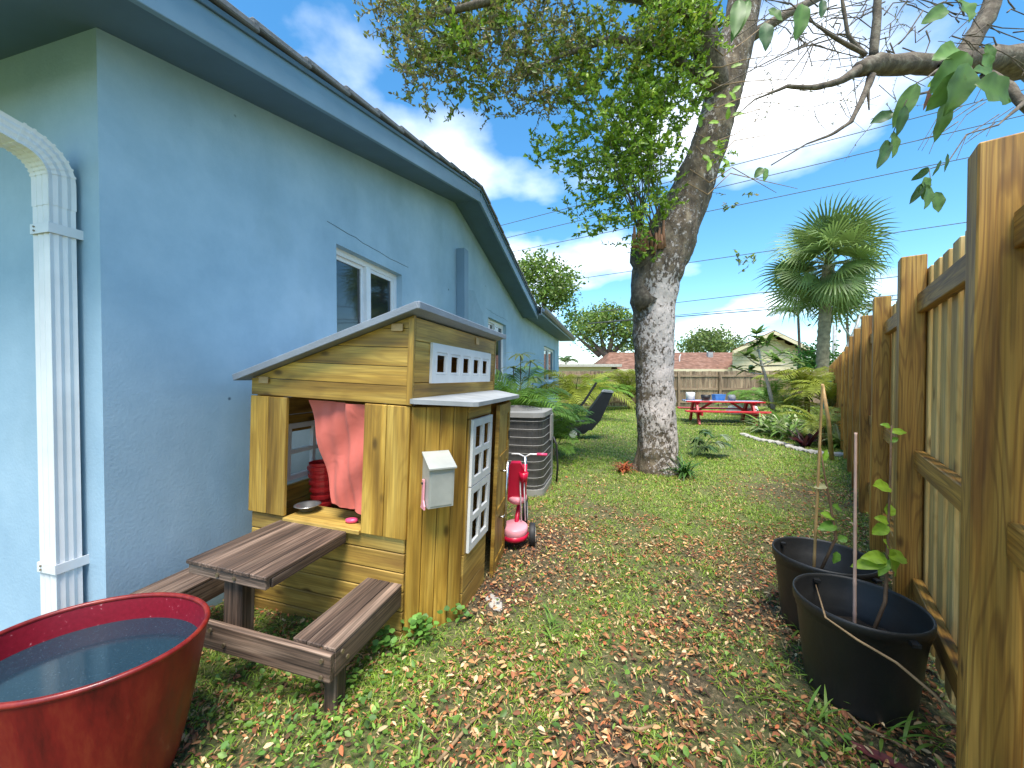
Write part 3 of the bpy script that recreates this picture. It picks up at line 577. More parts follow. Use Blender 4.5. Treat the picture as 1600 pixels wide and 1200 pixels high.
# back, left and right walls as boards
bz = np.linspace(-.07, 1.2, 13)
for z0, z1 in zip(bz[:-1], bz[1:]):
    z0, z1 = float(z0), float(z1)
    if .60 < (z0+z1)/2 < .93:
        for a, b in ((-PW, -.80), (-.42, .0)): board('back_board', ph, (a, PD, (z0+z1)/2), (b, PD, (z0+z1)/2), (0, 0, 1), z1-z0-.003, .02, 'play_wood')
        for a, b in ((.03, .20), (.62, PD-.012)): board('wall_board', ph, (-PW+.012, a, (z0+z1)/2), (-PW+.012, b, (z0+z1)/2), (0, 0, 1), z1-z0-.003, .02, 'play_wood')
    else:
        board('back_board', ph, (-PW, PD, (z0+z1)/2), (0, PD, (z0+z1)/2), (0, 0, 1), z1-z0-.003, .02, 'play_wood')
        board('wall_board', ph, (-PW+.012, .024, (z0+z1)/2), (-PW+.012, PD-.012, (z0+z1)/2), (0, 0, 1), z1-z0-.003, .02, 'play_wood')
for nm, P0, ax in (('back_window', (-.61, PD-.012, .765), 'x'), ('left_window', (-PW+.026, .41, .765), 'y')):
    w = MB(); hwid, hh = (.19, .17) if ax == 'x' else (.21, .17)
    def bx(u0, u1, z0, z1):
        if ax == 'x': w.box((P0[0]+u0, P0[1]-.012, P0[2]+z0), (P0[0]+u1, P0[1]+.012, P0[2]+z1))
        else: w.box((P0[0]-.012, P0[1]+u0, P0[2]+z0), (P0[0]+.012, P0[1]+u1, P0[2]+z1))
    bx(-hwid, hwid, -hh, -hh+.03); bx(-hwid, hwid, hh-.03, hh); bx(-hwid, -hwid+.03, -hh+.03, hh-.03); bx(hwid-.03, hwid, -hh+.03, hh-.03); bx(-.012, .012, -hh+.03, hh-.03); bx(-hwid+.03, -.012, -.012, .012); bx(.012, hwid-.03, -.012, .012)
    w.build('window_frame', 'play_white', ph)
# upper back gable + upper side boards with clerestory
MB().prism([(-PW, PD-.01, 1.2), (0, PD-.01, 1.2), (0, PD-.01, roofz(0)), (-PW, PD-.01, roofz(-PW))], (0, .02, 0)).build('back_gable', 'play_wood', ph)
sz = [1.118, 1.225, 1.43, 1.54]
board('side_board', ph, (-.012, .018, 1.172), (-.012, PD-.02, 1.172), (0, 0, 1), .105, .022, 'play_wood')
board('side_board', ph, (-.012, .018, 1.483), (-.012, PD-.02, 1.483), (0, 0, 1), .108, .022, 'play_wood')
CY0, CY1 = .17, 1.13
board('side_board', ph, (-.012, .018, 1.327), (-.012, CY0+.02, 1.327), (0, 0, 1), .20, .022, 'play_wood')
board('side_board', ph, (-.012, CY1-.02, 1.327), (-.012, PD-.02, 1.327), (0, 0, 1), .20, .022, 'play_wood')
w = MB(); z0, z1 = 1.222, 1.432
w.box((0, CY0, z0), (.014, CY1, z0+.045)); w.box((0, CY0, z1-.045), (.014, CY1, z1))
nwin = 5; st = (CY1-CY0-.05)/nwin
for i in range(nwin+1): w.box((0, CY0+i*st, z0+.045), (.014, CY0+i*st+.05, z1-.045))
cl = w.build('clerestory_frame', 'play_white', ph)
for i in range(nwin):
    q = MB(); a, b = CY0+i*st+.05, CY0+(i+1)*st; c, d = z0+.045, z1-.045
    q.box((.0005, a+.001, c+.001), (.010, a+.016, d-.001)); q.box((.0005, b-.016, c+.001), (.010, b-.001, d-.001)); q.box((.0005, a+.016, d-.016), (.010, b-.016, d-.001)); q.box((.0005, a+.016, c+.001), (.010, b-.016, c+.014))
    q.build('pane_frame', 'play_white', cl)
# corner post strip
board('corner_strip', ph, (-.006, -.012, 1.12), (-.006, -.012, 1.53), (1, 0, 0), .03, .012, 'play_wood')
board('side_header', ph, (-.012, .018, 1.09), (-.012, PD-.02, 1.09), (0, 0, 1), .05, .022, 'play_wood')
# roof
th = .03; sl_ = (1.545-1.205)/PW
def rz(x): return roofz(x)+.004
rp = [(-PW-.05, rz(-PW-.05)), (.045, rz(.045)), (.045, rz(.045)+th), (-PW-.05, rz(-PW-.05)+th)]
ro = MB().prism([(x, -.055, z) for x, z in rp], (0, PD+.12, 0)).build('roof', 'slate_grey', ph)
board('roof_trim', ro, (-PW-.055, -.064, rz(-PW-.055)+.016), (.05, -.064, rz(.05)+.016), (0, 0, 1), .034, .016, 'slate_grey')
board('roof_trim', ro, (.055, -.07, rz(.05)+.014), (.055, PD+.08, rz(.05)+.014), (0, 0, 1), .034, .016, 'slate_grey')
for i in range(9): board('roof_slat', ro, (-PW-.04+i*.0, -.05+.15*i+.075, rz(-PW-.04)+th+.006), (.045, -.05+.15*i+.075, rz(.045)+th+.006), (0, 1, 0), .142, .008, 'slate_grey')
for x, yy, z, w_ in ((-.08, -.018, 1.485, 'x'), (-.86, -.018, 1.20, 'x'), (.004, .85, 1.50, 'y')):
    if w_ == 'x': board('roof_bracket', ro, (x-.03, yy, z), (x+.03, yy, z), (0, 0, 1), .035, .006, 'bamboo')
    else: board('roof_bracket', ro, (x, yy-.03, z), (x, yy+.03, z), (0, 0, 1), .045, .006, 'bamboo')
# bay: angled mailbox wall, window wall, door
BX, B0, B1 = .20, .205, 1.005
bayz = 1.112
nb = 4
for i in range(nb):
    f0, f1 = i/nb, (i+1)/nb
    c0 = Vector(((f0+f1)/2*BX, (f0+f1)/2*B0, 0)); wd = Vector((BX, B0, 0)); wl = wd.length/nb
    board('angled_board', ph, c0+Vector((0, 0, -.06)), c0+Vector((0, 0, bayz)), wd, wl-.0025, .022, 'play_wood', .003)
    c1 = Vector(((f0+f1)/2*BX, PD-.02-(f0+f1)/2*(PD-.02-B1), 0)); wd = Vector((BX, B1-PD+.02, 0))
    board('angled_board', ph, c1+Vector((0, 0, -.06)), c1+Vector((0, 0, bayz)), wd, wd.length/nb-.0025, .022, 'play_wood', .003)
WY1 = .58
for z0, z1 in ((-.06, .13), (.13, .33), (1.045, 1.11)): board('bay_board', ph, (BX, B0+.012, (z0+z1)/2), (BX, WY1, (z0+z1)/2), (0, 0, 1), z1-z0-.003, .02, 'play_pale')
board('bay_stile', ph, (BX, B0+.03, .331), (BX, B0+.03, 1.043), (0, 1, 0), .035, .02, 'play_wood'); board('bay_stile', ph, (BX, WY1-.012, .331), (BX, WY1-.012, 1.043), (0, 1, 0), .024, .02, 'play_wood')
for z0, z1 in ((.335, .682), (.688, 1.04)):
    w = MB(); a, b = B0+.04, WY1-.014; X0, X1 = BX+.011, BX+.026; k = .04; ym = (a+b)/2; zm = (z0+z1)/2
    w.box((X0, a, z0), (X1, b, z0+k)); w.box((X0, a, z1-k), (X1, b, z1)); w.box((X0, a, z0+k), (X1, a+k, z1-k)); w.box((X0, b-k, z0+k), (X1, b, z1-k)); w.box((X0, ym-.017, z0+k), (X1, ym+.017, z1-k)); w.box((X0, a+k, zm-.017), (X1, ym-.017, zm+.017)); w.box((X0, ym+.017, zm-.017), (X1, b-k, zm+.017))
    w.build('window_frame', 'play_white', ph)
# door
door = MB(); DA = R(7)
root_d = MB()
dl, dz0, dz1 = .375, .0, 1.09
for lo, hi in (((0, 0, dz0), (.022, .05, dz1)), ((0, dl-.05, dz0), (.022, dl, dz1)), ((0, .05, dz0), (.022, dl-.05, dz0+.08)), ((0, .05, dz1-.07), (.022, dl-.05, dz1)), ((0, .05, .36), (.022, dl-.05, .42)), ((0, .05, .70), (.022, dl-.05, .76))): root_d.box(lo, hi)
dr = root_d.build('door', 'play_wood', ph, loc=(BX+.028, .63, 0), rot=(0, 0, R(5)))
for z0, z1 in ((.08, .36), (.42, .70), (.76, 1.02)): board('door_panel', dr, (.008, dl/2, z0), (.008, dl/2, z1), (0, 1, 0), dl-.10, .010, 'play_pale')
MB().tube([(.065, .11, .30), (.065, .11, .72)], .0095, 10).build('handle', 'chrome', dr, True)
for z in (.36, .66): MB().tube([(.02, .11, z), (.065, .11, z)], .006, 8).build('handle_stud', 'chrome', dr, True)
for z in (.22, .86): board('hinge', dr, (.026, .34, z-.03), (.026, .34, z+.03), (0, 1, 0), .03, .006, 'rubber')
# bay roof
bp_ = [(-.03, -.0), (.03, -.035), (BX+.05, B0-.05), (BX+.07, B0-.02), (BX+.07, B1+.03), (.03, PD+.01), (-.03, PD)]
MB().prism([(x, yy, bayz+.006+(.012 if x < .1 else 0)) for x, yy in bp_], (0, 0, .022)).build('bay_roof', 'grey_paint', ph)
# floor inside
MB().box((-PW+.03, .03, .0), (-.02, PD-.03, .02)).build('playhouse_floor', 'play_pale', ph)
# mailbox on the angled wall
mv = Vector((BX, B0, 0)).normalized(); mn = Vector((mv.y, -mv.x, 0))   # along wall, outward
MA = Matrix((mv, -mn, Vector((0, 0, 1)))).transposed().to_4x4(); MA.translation = Vector((BX*.43, B0*.43, .650))+mn*.012
mb = MB(); hw_, dp = .062, .10
mb.prism([(-hw_, 0, 0), (-hw_, -dp, 0), (-hw_, -dp, .185), (-hw_, 0, .235)], (2*hw_, 0, 0))
mo = mb.build('mailbox', 'mailbox_metal', ph, mw=MA)
MB().prism([(-hw_-.006, .0, .237), (-hw_-.006, -dp-.014, .183), (-hw_-.006, -dp-.014, .190), (-hw_-.006, 0, .247)], (2*hw_+.012, 0, 0)).build('lid', 'mailbox_metal', mo)
MB().prism([(-hw_+.01, -dp-.003, .01), (hw_-.01, -dp-.003, .01), (hw_-.01, -dp-.003, .165), (0, -dp-.003, .155), (-hw_+.01, -dp-.003, .165)], (0, .003, 0)).build('front_plate', 'mailbox_metal', mo)
fl = MB(); fl.prism([(-hw_-.012, -.075, -.012), (-hw_-.012, -.075, .005), (-hw_-.012, -.058, .03), (-hw_-.012, -.058, .125), (-hw_-.012, -.036, .125), (-hw_-.012, -.036, .01), (-hw_-.012, -.025, -.012)], (.007, 0, 0)); 
fo = fl.build('flag', 'pink_plastic', mo); fo['label'] = 'pale pink plastic mailbox flag folded down'
MB().tube([(-hw_-.018, -.047, .108), (-hw_-.004, -.047, .108)], .006, 10).build('pivot', 'rubber', fo)
# picnic table and benches bolted to the playhouse (moves with it)
LT = -.47
def slats(name, x0, x1, n, z, y0, y1, t, mat):
    for i in range(n):
        a = x0+(x1-x0)*i/n; b = x0+(x1-x0)*(i+1)/n
        board(name, ph, ((a+b)/2, y0, z-t/2), ((a+b)/2, y1, z-t/2), (1, 0, 0), b-a-.003, t, mat, .0025)
slats('table_slat', -.73, -.32, 5, .475, LT-.005, -.018, .016, 'bench_wood')
board('table_apron', ph, (-.722, LT+.012, .438), (-.328, LT+.012, .438), (0, 0, 1), .04, .022, 'bench_wood')
for x in (-.717, -.333): board('table_apron', ph, (x, LT+.026, .438), (x, -.018, .438), (0, 0, 1), .04, .022, 'bench_wood')
board('table_leg', ph, (-.525, LT+.062, .10), (-.525, LT+.062, .417), (1, 0, 0), .095, .06, 'bench_wood')
for x0, x1 in ((-.195, -.004), (-1.06, -.87)):
    slats('bench_slat', x0, x1, 3, .268, LT, -.018, .014, 'bench_wood')
    for x in (x0+.013, x1-.013): board('bench_apron', ph, (x, LT+.002, .205), (x, -.018, .205), (0, 0, 1), .095, .022, 'bench_wood')
for x in (-.045, -1.02): board('bench_leg', ph, (x, LT+.055, -.06), (x, LT+.055, .25), (1, 0, 0), .055, .055, 'bench_wood')
board('cross_beam', ph, (-1.055, LT-.012, .205), (-.006, LT-.012, .205), (0, 0, 1), .105, .024, 'bench_wood')
def bolt(x, yy, z, ax='y'):
    MB().tube([(x, yy, z), (x, yy-.006, z)] if ax == 'y' else [(x, yy, z), (x+.006, yy, z)], .008, 10).build('bolt', 'bolt_metal', ph)
for x, z in ((-.565, .44), (-.48, .44), (-.56, .235), (-.49, .19), (-.04, .235), (-.04, .175)): bolt(x, LT-.026 if z < .4 else LT+.001, z)
bolt(-.001, LT+.06, .2, 'x'); bolt(-.001, LT+.03, .24, 'x')
# things in the playhouse
cw = MB(); nu, nv_ = 26, 22
for j in range(nv_+1):
    for i in range(nu+1):
        u, v = i/nu, j/nv_
        xl = -.63+.17*v**1.1; xr = -.253+.0*v
        x = xl+(xr-xl)*u; z = 1.105-(.525+.02*math.sin(u*3)+.03*max(0, u-.7)*3)*v
        y_ = .045+.010*math.sin(u*7+v*2)*(.4+.6*v)+.004*math.sin(u*23+v*5)+(.03 if u > .62 else 0)*min(1, (u-.62)*12)*(-1)+.012*math.sin(v*11+u*6)
        cw.v.append((x, y_, z))
cw.f = [(j*(nu+1)+i, j*(nu+1)+i+1, (j+1)*(nu+1)+i+1, (j+1)*(nu+1)+i) for j in range(nv_) for i in range(nu)]; cw.m = [0]*len(cw.f)
c_ = cw.build('curtain', 'curtain_pink', smooth=True); c_.matrix_world = PM; tag(c_, 'creased coral pink fabric curtain hanging in the playhouse window', 'curtain')
bw = MB().lathe([(.002, .006), (.035, .008), (.055, .03), (.068, .034), (.068, .036), (.054, .034), (.033, .004), (.0, .0)], 28, smooth if False else 1, 1).build('metal_bowl', 'bowl_steel', smooth=True, loc=pl(-.665, .10, .491)); tag(bw, 'shallow steel bowl resting on the playhouse counter', 'bowl')
tb = MB().lathe([(.001, 0), (.022, .002), (.027, .010), (.024, .019), (.012, .022), (.001, .022)], 18, 1.25, .8).build('pink_toy', 'pink_hot', smooth=True, loc=pl(-.345, .05, .491)); tag(tb, 'small oval pink plastic toy on the playhouse counter', 'toy')
bk = MB()
for i in range(8): bk.lathe([(.045+.004*i, .045*i), (.055+.004*i, .045*i+.004), (.055+.004*i, .045*i+.022), (.046+.004*i, .045*i+.028), (.046+.004*i, .045*i+.045)], 20)
o = bk.build('red_basket', 'red_plastic', smooth=False, loc=pl(-.80, .37, .33)); tag(o, 'tall ribbed red plastic basket inside the playhouse behind the curtain', 'basket')
st_ = MB().lathe([(.0, .30), (.12, .30), (.13, .28), (.11, .0)], 20).build('toy_stool', 'play_pale', loc=pl(-.78, .40, .03), rot=(0, ROLL, -YAW)); tag(st_, 'round pale wooden stool holding the red basket inside the playhouse', 'stool')
o = MB().lathe([(.0, .0), (.08, .0), (.10, .05), (.10, .26), (.085, .30), (.0, .30)], 20).build('blue_bin', 'blue_plastic', smooth=True, loc=pl(-.02, .55, .30)); tag(o, 'blue plastic toy bin seen through the white playhouse window', 'bin')
o = MB().lathe([(.0, .0), (.11, .0), (.13, .02), (.13, .26), (.12, .28), (.0, .28)], 20).build('toy_chest', 'bamboo', smooth=True, loc=pl(-.02, .55, .02)); tag(o, 'round tan drum under the blue bin inside the playhouse', 'drum')
# ------------------------------------------------------------------ red tub of water
TC = Vector((-1.292, 1.160, 0)); SX, SY = .312, .246; TH = .45
tub = empty('red_tub', TC, (0, 0, 0), 'large red metal tub filled with dark water by the downspout', 'tub')
def tp(z): return .66+.34*(z/TH)**.75
MB().lathe([(0, .004), (tp(0), .004)]+[(tp(z), z) for z in np.linspace(.01, TH-.01, 14)]+[(1.0, TH)], 72, SX, SY).build('outer_wall', 'tub_red', tub, smooth=True)
MB().lathe([(.965, TH)]+[(tp(z)-.035, z) for z in np.linspace(TH-.01, .28, 8)], 72, SX, SY).build('inner_wall', 'tub_inner', tub, smooth=True)
m = MB(); ring = [(math.cos(2*math.pi*i/72)*SX*.985, math.sin(2*math.pi*i/72)*SY*.985, TH) for i in range(73)]; m.tube(ring, .0085, 8, cap=False); m.build('rim', 'tub_red', tub, smooth=True)
m = MB(); zw = .375; m.v = [(0, 0, zw)]+[(math.cos(2*math.pi*i/72)*SX*(tp(zw)-.034), math.sin(2*math.pi*i/72)*SY*(tp(zw)-.034), zw) for i in range(72)]; m.f = [(0, 1+i, 1+(i+1) % 72) for i in range(72)]; m.m = [0]*72
m.build('water', 'tub_water', tub, smooth=True)
# ------------------------------------------------------------------ air conditioner condenser
ac = empty('air_conditioner', (.055, 4.42, 0), (0, 0, -YAW), 'beige round cornered air conditioner condenser with wire guard behind the playhouse', 'air conditioner')
def rsq(h, r, n=6):
    pts = []
    for cx, cy, a0_ in ((h-r, h-r, 0), (-h+r, h-r, 90), (-h+r, -h+r, 180), (h-r, -h+r, 270)):
        for i in range(n+1): q = R(a0_+90*i/n); pts.append((cx+r*math.cos(q), cy+r*math.sin(q)))
    return pts
def ring_prism(h, r, z0, z1, name, mat): return MB().prism([(x, y, z0) for x, y in rsq(h, r)], (0, 0, z1-z0)).build(name, mat, ac)
ring_prism(.37, .13, .0, .07, 'base_pan', 'ac_grey'); ring_prism(.345, .12, .07, .83, 'coil', 'ac_fin'); ring_prism(.375, .14, .83, .88, 'top_cover', 'ac_grey')
m = MB()
for i in range(9):
    z = .11+.085*i; p = [(x, y, z) for x, y in rsq(.362, .13, 5)]; m.tube(p+[p[0]], .0035, 5, cap=False)
m.build('guard_wire', 'ac_grey', ac)
m = MB(); pp = rsq(.362, .13, 5)
per = [Vector((*p, 0)) for p in pp]+[Vector((*pp[0], 0))]
acc = 0
for a, b in zip(per[:-1], per[1:]):
    d = (b-a).length; s = 0
    while s < d-acc:
        q = a+(b-a)*((s+acc)/d) if d else a; m.tube([(q.x, q.y, .07), (q.x, q.y, .83)], .0013, 3, cap=False); s += .03
    acc = 0
m.build('guard_rod', 'ac_fin', ac)
m = MB()
for r_ in np.linspace(.06, .29, 7): p = [(math.cos(q)*r_, math.sin(q)*r_, .895+.03*(1-(r_/.3)**2)) for q in np.linspace(0, 2*math.pi, 25)]; m.tube(p, .003, 4, cap=False)
m.build('fan_grille', 'ac_fin', ac)
board('corner_post', ac, (.335, .30, .07), (.335, .30, .83), (0, 1, 0), .10, .06, 'ac_grey'); board('service_panel', ac, (.372, .20, .52), (.372, .20, .82), (0, 1, 0), .16, .02, 'ac_grey')
m = MB(); m.tube([(.39, .22, .55), (.43, .22, .45), (.44, .24, .2), (.42, .28, .0)], .012, 8); m.build('conduit', 'rubber', ac, True)
# ------------------------------------------------------------------ tricycle
tr = empty('tricycle', (.03, 2.86, 0), (0, 0, R(-4)), 'pink and red toy tricycle with black wheels parked behind playhouse door', 'tricycle')
def wheel(x, y, r, w):
    t_ = MB().lathe([(r*.62, -w/2), (r*.93, -w/2), (r, -w*.3), (r, w*.3), (r*.93, w/2), (r*.62, w/2), (r*.62, -w/2)], 28)
    o = t_.build('wheel', 'rubber', tr, True, loc=(x, y, r), rot=(0, R(90), 0))
    MB().lathe([(.0, -w*.42), (r*.6, -w*.42), (r*.64, -w*.52), (r*.64, w*.52), (r*.6, w*.42), (.0, w*.42)], 24).build('hub', 'play_white', o)
wheel(.122, 0, .082, .045); wheel(-.122, 0, .082, .045); wheel(.055, .40, .115, .04)
MB().tube([(-.12, 0, .082), (.12, 0, .082)], .009, 8).build('axle', 'trike_red', tr)
MB().lathe([(0, .0), (.1, .0), (.115, .012), (.118, .06), (.105, .072), (0, .075)], 28, .85, 1.0).build('rear_step', 'pink_plastic', tr, True, loc=(-.01, -.02, .085))
MB().lathe([(0, .0), (.1, .0), (.119, .012), (.121, .04), (.0, .042)], 28, .85, 1.0).build('step_skirt', 'trike_red', tr, True, loc=(-.01, -.02, .06))
MB().tube([(0, .02, .14), (.01, .18, .22), (.05, .36, .33), (.055, .38, .52)], .018, 10).build('frame', 'trike_red', tr, True)
MB().tube([(.055, .40, .10), (.055, .385, .30), (.055, .37, .58)], .012, 8).build('fork', 'chrome', tr, True)
m = MB(); m.prism([(-.075, .09, .30), (.065, .09, .30), (.075, .09, .36), (.06, .05, .55), (.03, .045, .60), (-.04, .045, .60), (-.07, .05, .55), (-.085, .09, .36)], (0, .03, .012)); m.build('seat_back', 'trike_red', tr)
MB().lathe([(0, 0), (.06, 0), (.085, .02), (.088, .05), (.07, .06), (0, .055)], 22, .9, 1.1).build('seat', 'pink_plastic', tr, True, loc=(.0, .15, .27))
MB().tube([(.055, .375, .58), (.10, .375, .605), (.16, .37, .605)], .007, 8).build('handlebar', 'white_metal', tr, True); MB().tube([(.055, .375, .58), (.0, .375, .605), (-.06, .37, .605)], .007, 8).build('handlebar', 'white_metal', tr, True)
MB().tube([(.155, .37, .605), (.24, .365, .603)], .013, 10).build('grip', 'pink_hot', tr, True)
MB().lathe([(0, 0), (.028, 0), (.036, .07), (.031, .07), (.026, .01), (0, .01)], 18).build('cup_holder', 'trike_red', tr, True, loc=(.055, .05, .46))
for x in (.03, .06): MB().tube([(x, .06, .52), (x, .05, .40), (x+.01, .03, .17)], .005, 6).build('strap', 'white_metal', tr, True)
# ------------------------------------------------------------------ cedar fence on the right (new) and far fence (old)
fence = empty('wooden_fence', (fv*FEND).to_tuple(), (0, 0, -FA), 'new yellow pine board fence with square posts behind the black pots', 'fence')
# local: x = outwards (away from yard), y = along fence, z up.  posts' yard face at x = 0
posts = [1.51, 2.665, 3.82, 4.83, 5.82, 6.75, 7.75, 8.8, 9.85, 10.9, 11.95, 13.0, 14.05, 15.1, 16.15, 17.2, 18.25, 19.3, 20.35]
hts = [1.83, 1.83, 1.825, 1.82, 1.80, 1.79, 1.72]
for i, y in enumerate(posts):
    h = hts[i] if i < len(hts) else 1.70
    board('post', fence, (.045, y, -.1), (.045, y, h), (1, 0, 0), .09, .09, 'post_wood', .004)
ends = [.35]+posts
for y0, y1 in zip(ends[:-1], ends[1:]):
    for z in (1.60, .86, .25):
        board('rail', fence, (.075, y0+.047, z), (.075, y1-.047, z), (0, 0, 1), .088, .036, 'post_wood')
def picket(y, x, h):
    b = board('picket', fence, (x, y, .03), (x, y, h), (0, 1, 0), .092, .017, 'picket_wood', .003); b.location.z += random.uniform(-.008, .008)
y = .45; k = 0
while y < 20.3:
    h = 1.76 if y < 6 else 1.68
    picket(y, .103, h); 
    if y < 14: picket(y+.078, .152, h-.01)
    y += .156; k += 1
FZ = 16.6
xa, xb = 1.6, (FEND+FZ*math.sin(FA))/math.cos(FA)
ff = empty('wooden_fence', (xa, FZ, 0), (0, 0, 0), 'weathered brown board fence at the back of the yard behind red table', 'fence')
y = 0
while y < xb-xa-.05:
    b = board('picket', ff, (y+.07, 0.03, .03), (y+.07, .03, 1.53+random.uniform(-.015, .015)), (1, 0, 0), .128, .017, 'old_wood'); y += .138
for z in (1.33, .75, .2): board('rail', ff, (0, 0, z), (xb-xa-.05, 0, z), (0, 0, 1), .09, .035, 'old_wood')
for i in range(7): board('post', ff, (.25+i*1.78, -.05, -.1), (.25+i*1.78, -.05, 1.52), (1, 0, 0), .1, .09, 'old_wood')
# ------------------------------------------------------------------ main tree
TY = 5.15
def tpx(px, py, dy=0): return atY(px, py, TY+dy)
tb0 = gnd(1030, 738); tree = empty('shade_tree', tb0, (0, 0, 0), 'large leaning tree with flaking whitewashed trunk in the middle of the lawn', 'tree')
def treerel(p): return tuple(Vector(p)-tb0)
path = [(1030, 752, 47), (1029, 738, 43), (1028, 715, 38), (1026, 680, 36), (1024, 640, 35), (1023, 600, 34.5), (1022, 560, 35), (1021, 520, 37), (1021, 480, 39.5), (1023, 440, 41), (1032, 405, 44), (1048, 370, 43), (1066, 330, 38), (1083, 290, 33), (1099, 250, 30), (1113, 210, 29), (1124, 170, 29), (1134, 130, 29), (1145, 90, 28), (1155, 45, 27), (1163, 0, 26), (1170, -60, 25), (1178, -160, 22)]
m = MB(); P_ = [Vector(treerel(tpx(a, b))) for a, b, r in path]; RR = [r/F*TY*(.82 if b > 450 else .88) for a, b, r in path]
# resample finer
Q = []; QR = []
for i in range(len(P_)-1):
    for k in range(6): f = k/6; Q.append(P_[i].lerp(P_[i+1], f)); QR.append(RR[i]*(1-f)+RR[i+1]*f)
Q.append(P_[-1]); QR.append(RR[-1]); m.tube(Q, QR, 54)
for i, v in enumerate(m.v):
    v = Vector(v); c = Q[i//54]; d = v-c
    k = 1+.09*mnoise.noise(v*3.1)+.05*mnoise.noise(v*9)+.05*mnoise.noise(Vector((v.x*26, v.y*26, v.z*9)))
    if c.z < .35: k += (.35-c.z)*.7*max(0, mnoise.noise(Vector((d.x*7, d.y*7, 1)))+.3)
    m.v[i] = tuple(c+d*k)
trunk = m.build('trunk', 'bark', tree, True)
def limb(pts, name='limb', n=10):
    mm = MB(); A = [Vector(treerel(tpx(a, b, d))) for a, b, d, r in pts]; rr = [r/F*TY for *_, r in pts]
    mm.tube(A, rr, n); 
    for i, v in enumerate(mm.v): v = Vector(v); mm.v[i] = tuple(v+Vector((mnoise.noise(v*5), mnoise.noise(v*5+Vector((9, 0, 0))), 0))*.03)
    return mm.build(name, 'branch_bark', tree, True)
limb([(1126, 165, .0, 20), (1112, 110, -.15, 20), (1098, 55, -.3, 19), (1085, 0, -.45, 18), (1070, -90, -.7, 15)])
limb([(1020, 425, -.05, 22), (1008, 400, -.1, 22), (1004, 384, -.13, 19), (1006, 374, -.13, 10)], 'burl', 14)
limb([(1014, 475, -.12, 20), (1003, 458, -.12, 15), (1000, 442, -.12, 11), (1006, 425, -.1, 9)], 'burl', 12)
limb([(1090, 20, -.4, 13), (1000, -10, -.8, 10), (900, -20, -1.1, 7), (800, -10, -1.3, 5), (700, 20, -1.5, 3)])
limb([(1100, 130, -.2, 8), (1040, 80, -.5, 6), (960, 60, -.7, 4), (870, 90, -.9, 3), (800, 130, -1.0, 2)])
limb([(1150, 70, .1, 10), (1230, 20, .3, 7), (1330, -30, .6, 5)])
# cut shoots on the burl
m = MB()
for i in range(11):
    x = 988+i*5+random.uniform(-2, 2); a = Vector(treerel(tpx(x, 392+random.uniform(-6, 6), -.32))); b = Vector(treerel(tpx(x+random.uniform(-4, 6), 352+random.uniform(-8, 16), -.36)))
    m.tube([a, (a+b)/2+Vector((random.uniform(-.02, .02), 0, 0)), b], [.026, .020, .015], 7)
m.build('cut_shoots', 'shoot_brown', tree, True)
# thin suckers and foliage
tw = MB(); LPs = []; LDs = []; LC = []; LSz = []
def clump(px, py, rx, ry, dy, rd, ntw, nl, pal, size=.055, tl=.22, hang=0.):
    for i in range(ntw):
        while True:
            a, b, c = random.uniform(-1, 1), random.uniform(-1, 1), random.uniform(-1, 1)
            if a*a+b*b+c*c < 1: break
        p = tpx(px+a*rx, py+b*ry, dy+c*rd); d = Vector((random.gauss(0, 1), random.gauss(0, 1), random.gauss(.35-hang, .6))).normalized()*tl*random.uniform(.6, 1.4)
        e = p+d; k = int(nl*(1.25 if pal == 2 else 1.55)*random.uniform(.6, 1.4)); tw.tube([treerel(p), treerel(e)], [.0035, .0018], 3, cap=False)
        for j in range(k):
            f = (j+.5)/k; LPs.append(treerel(p+d*f)); LDs.append(tuple(d.normalized()*.7+Vector((random.gauss(0, 1), random.gauss(0, 1), random.gauss(0, .7)))*.8)); LSz.append(size*(.78 if pal == 2 else 1)*random.uniform(.6, 1.25)); LC.append(pal)
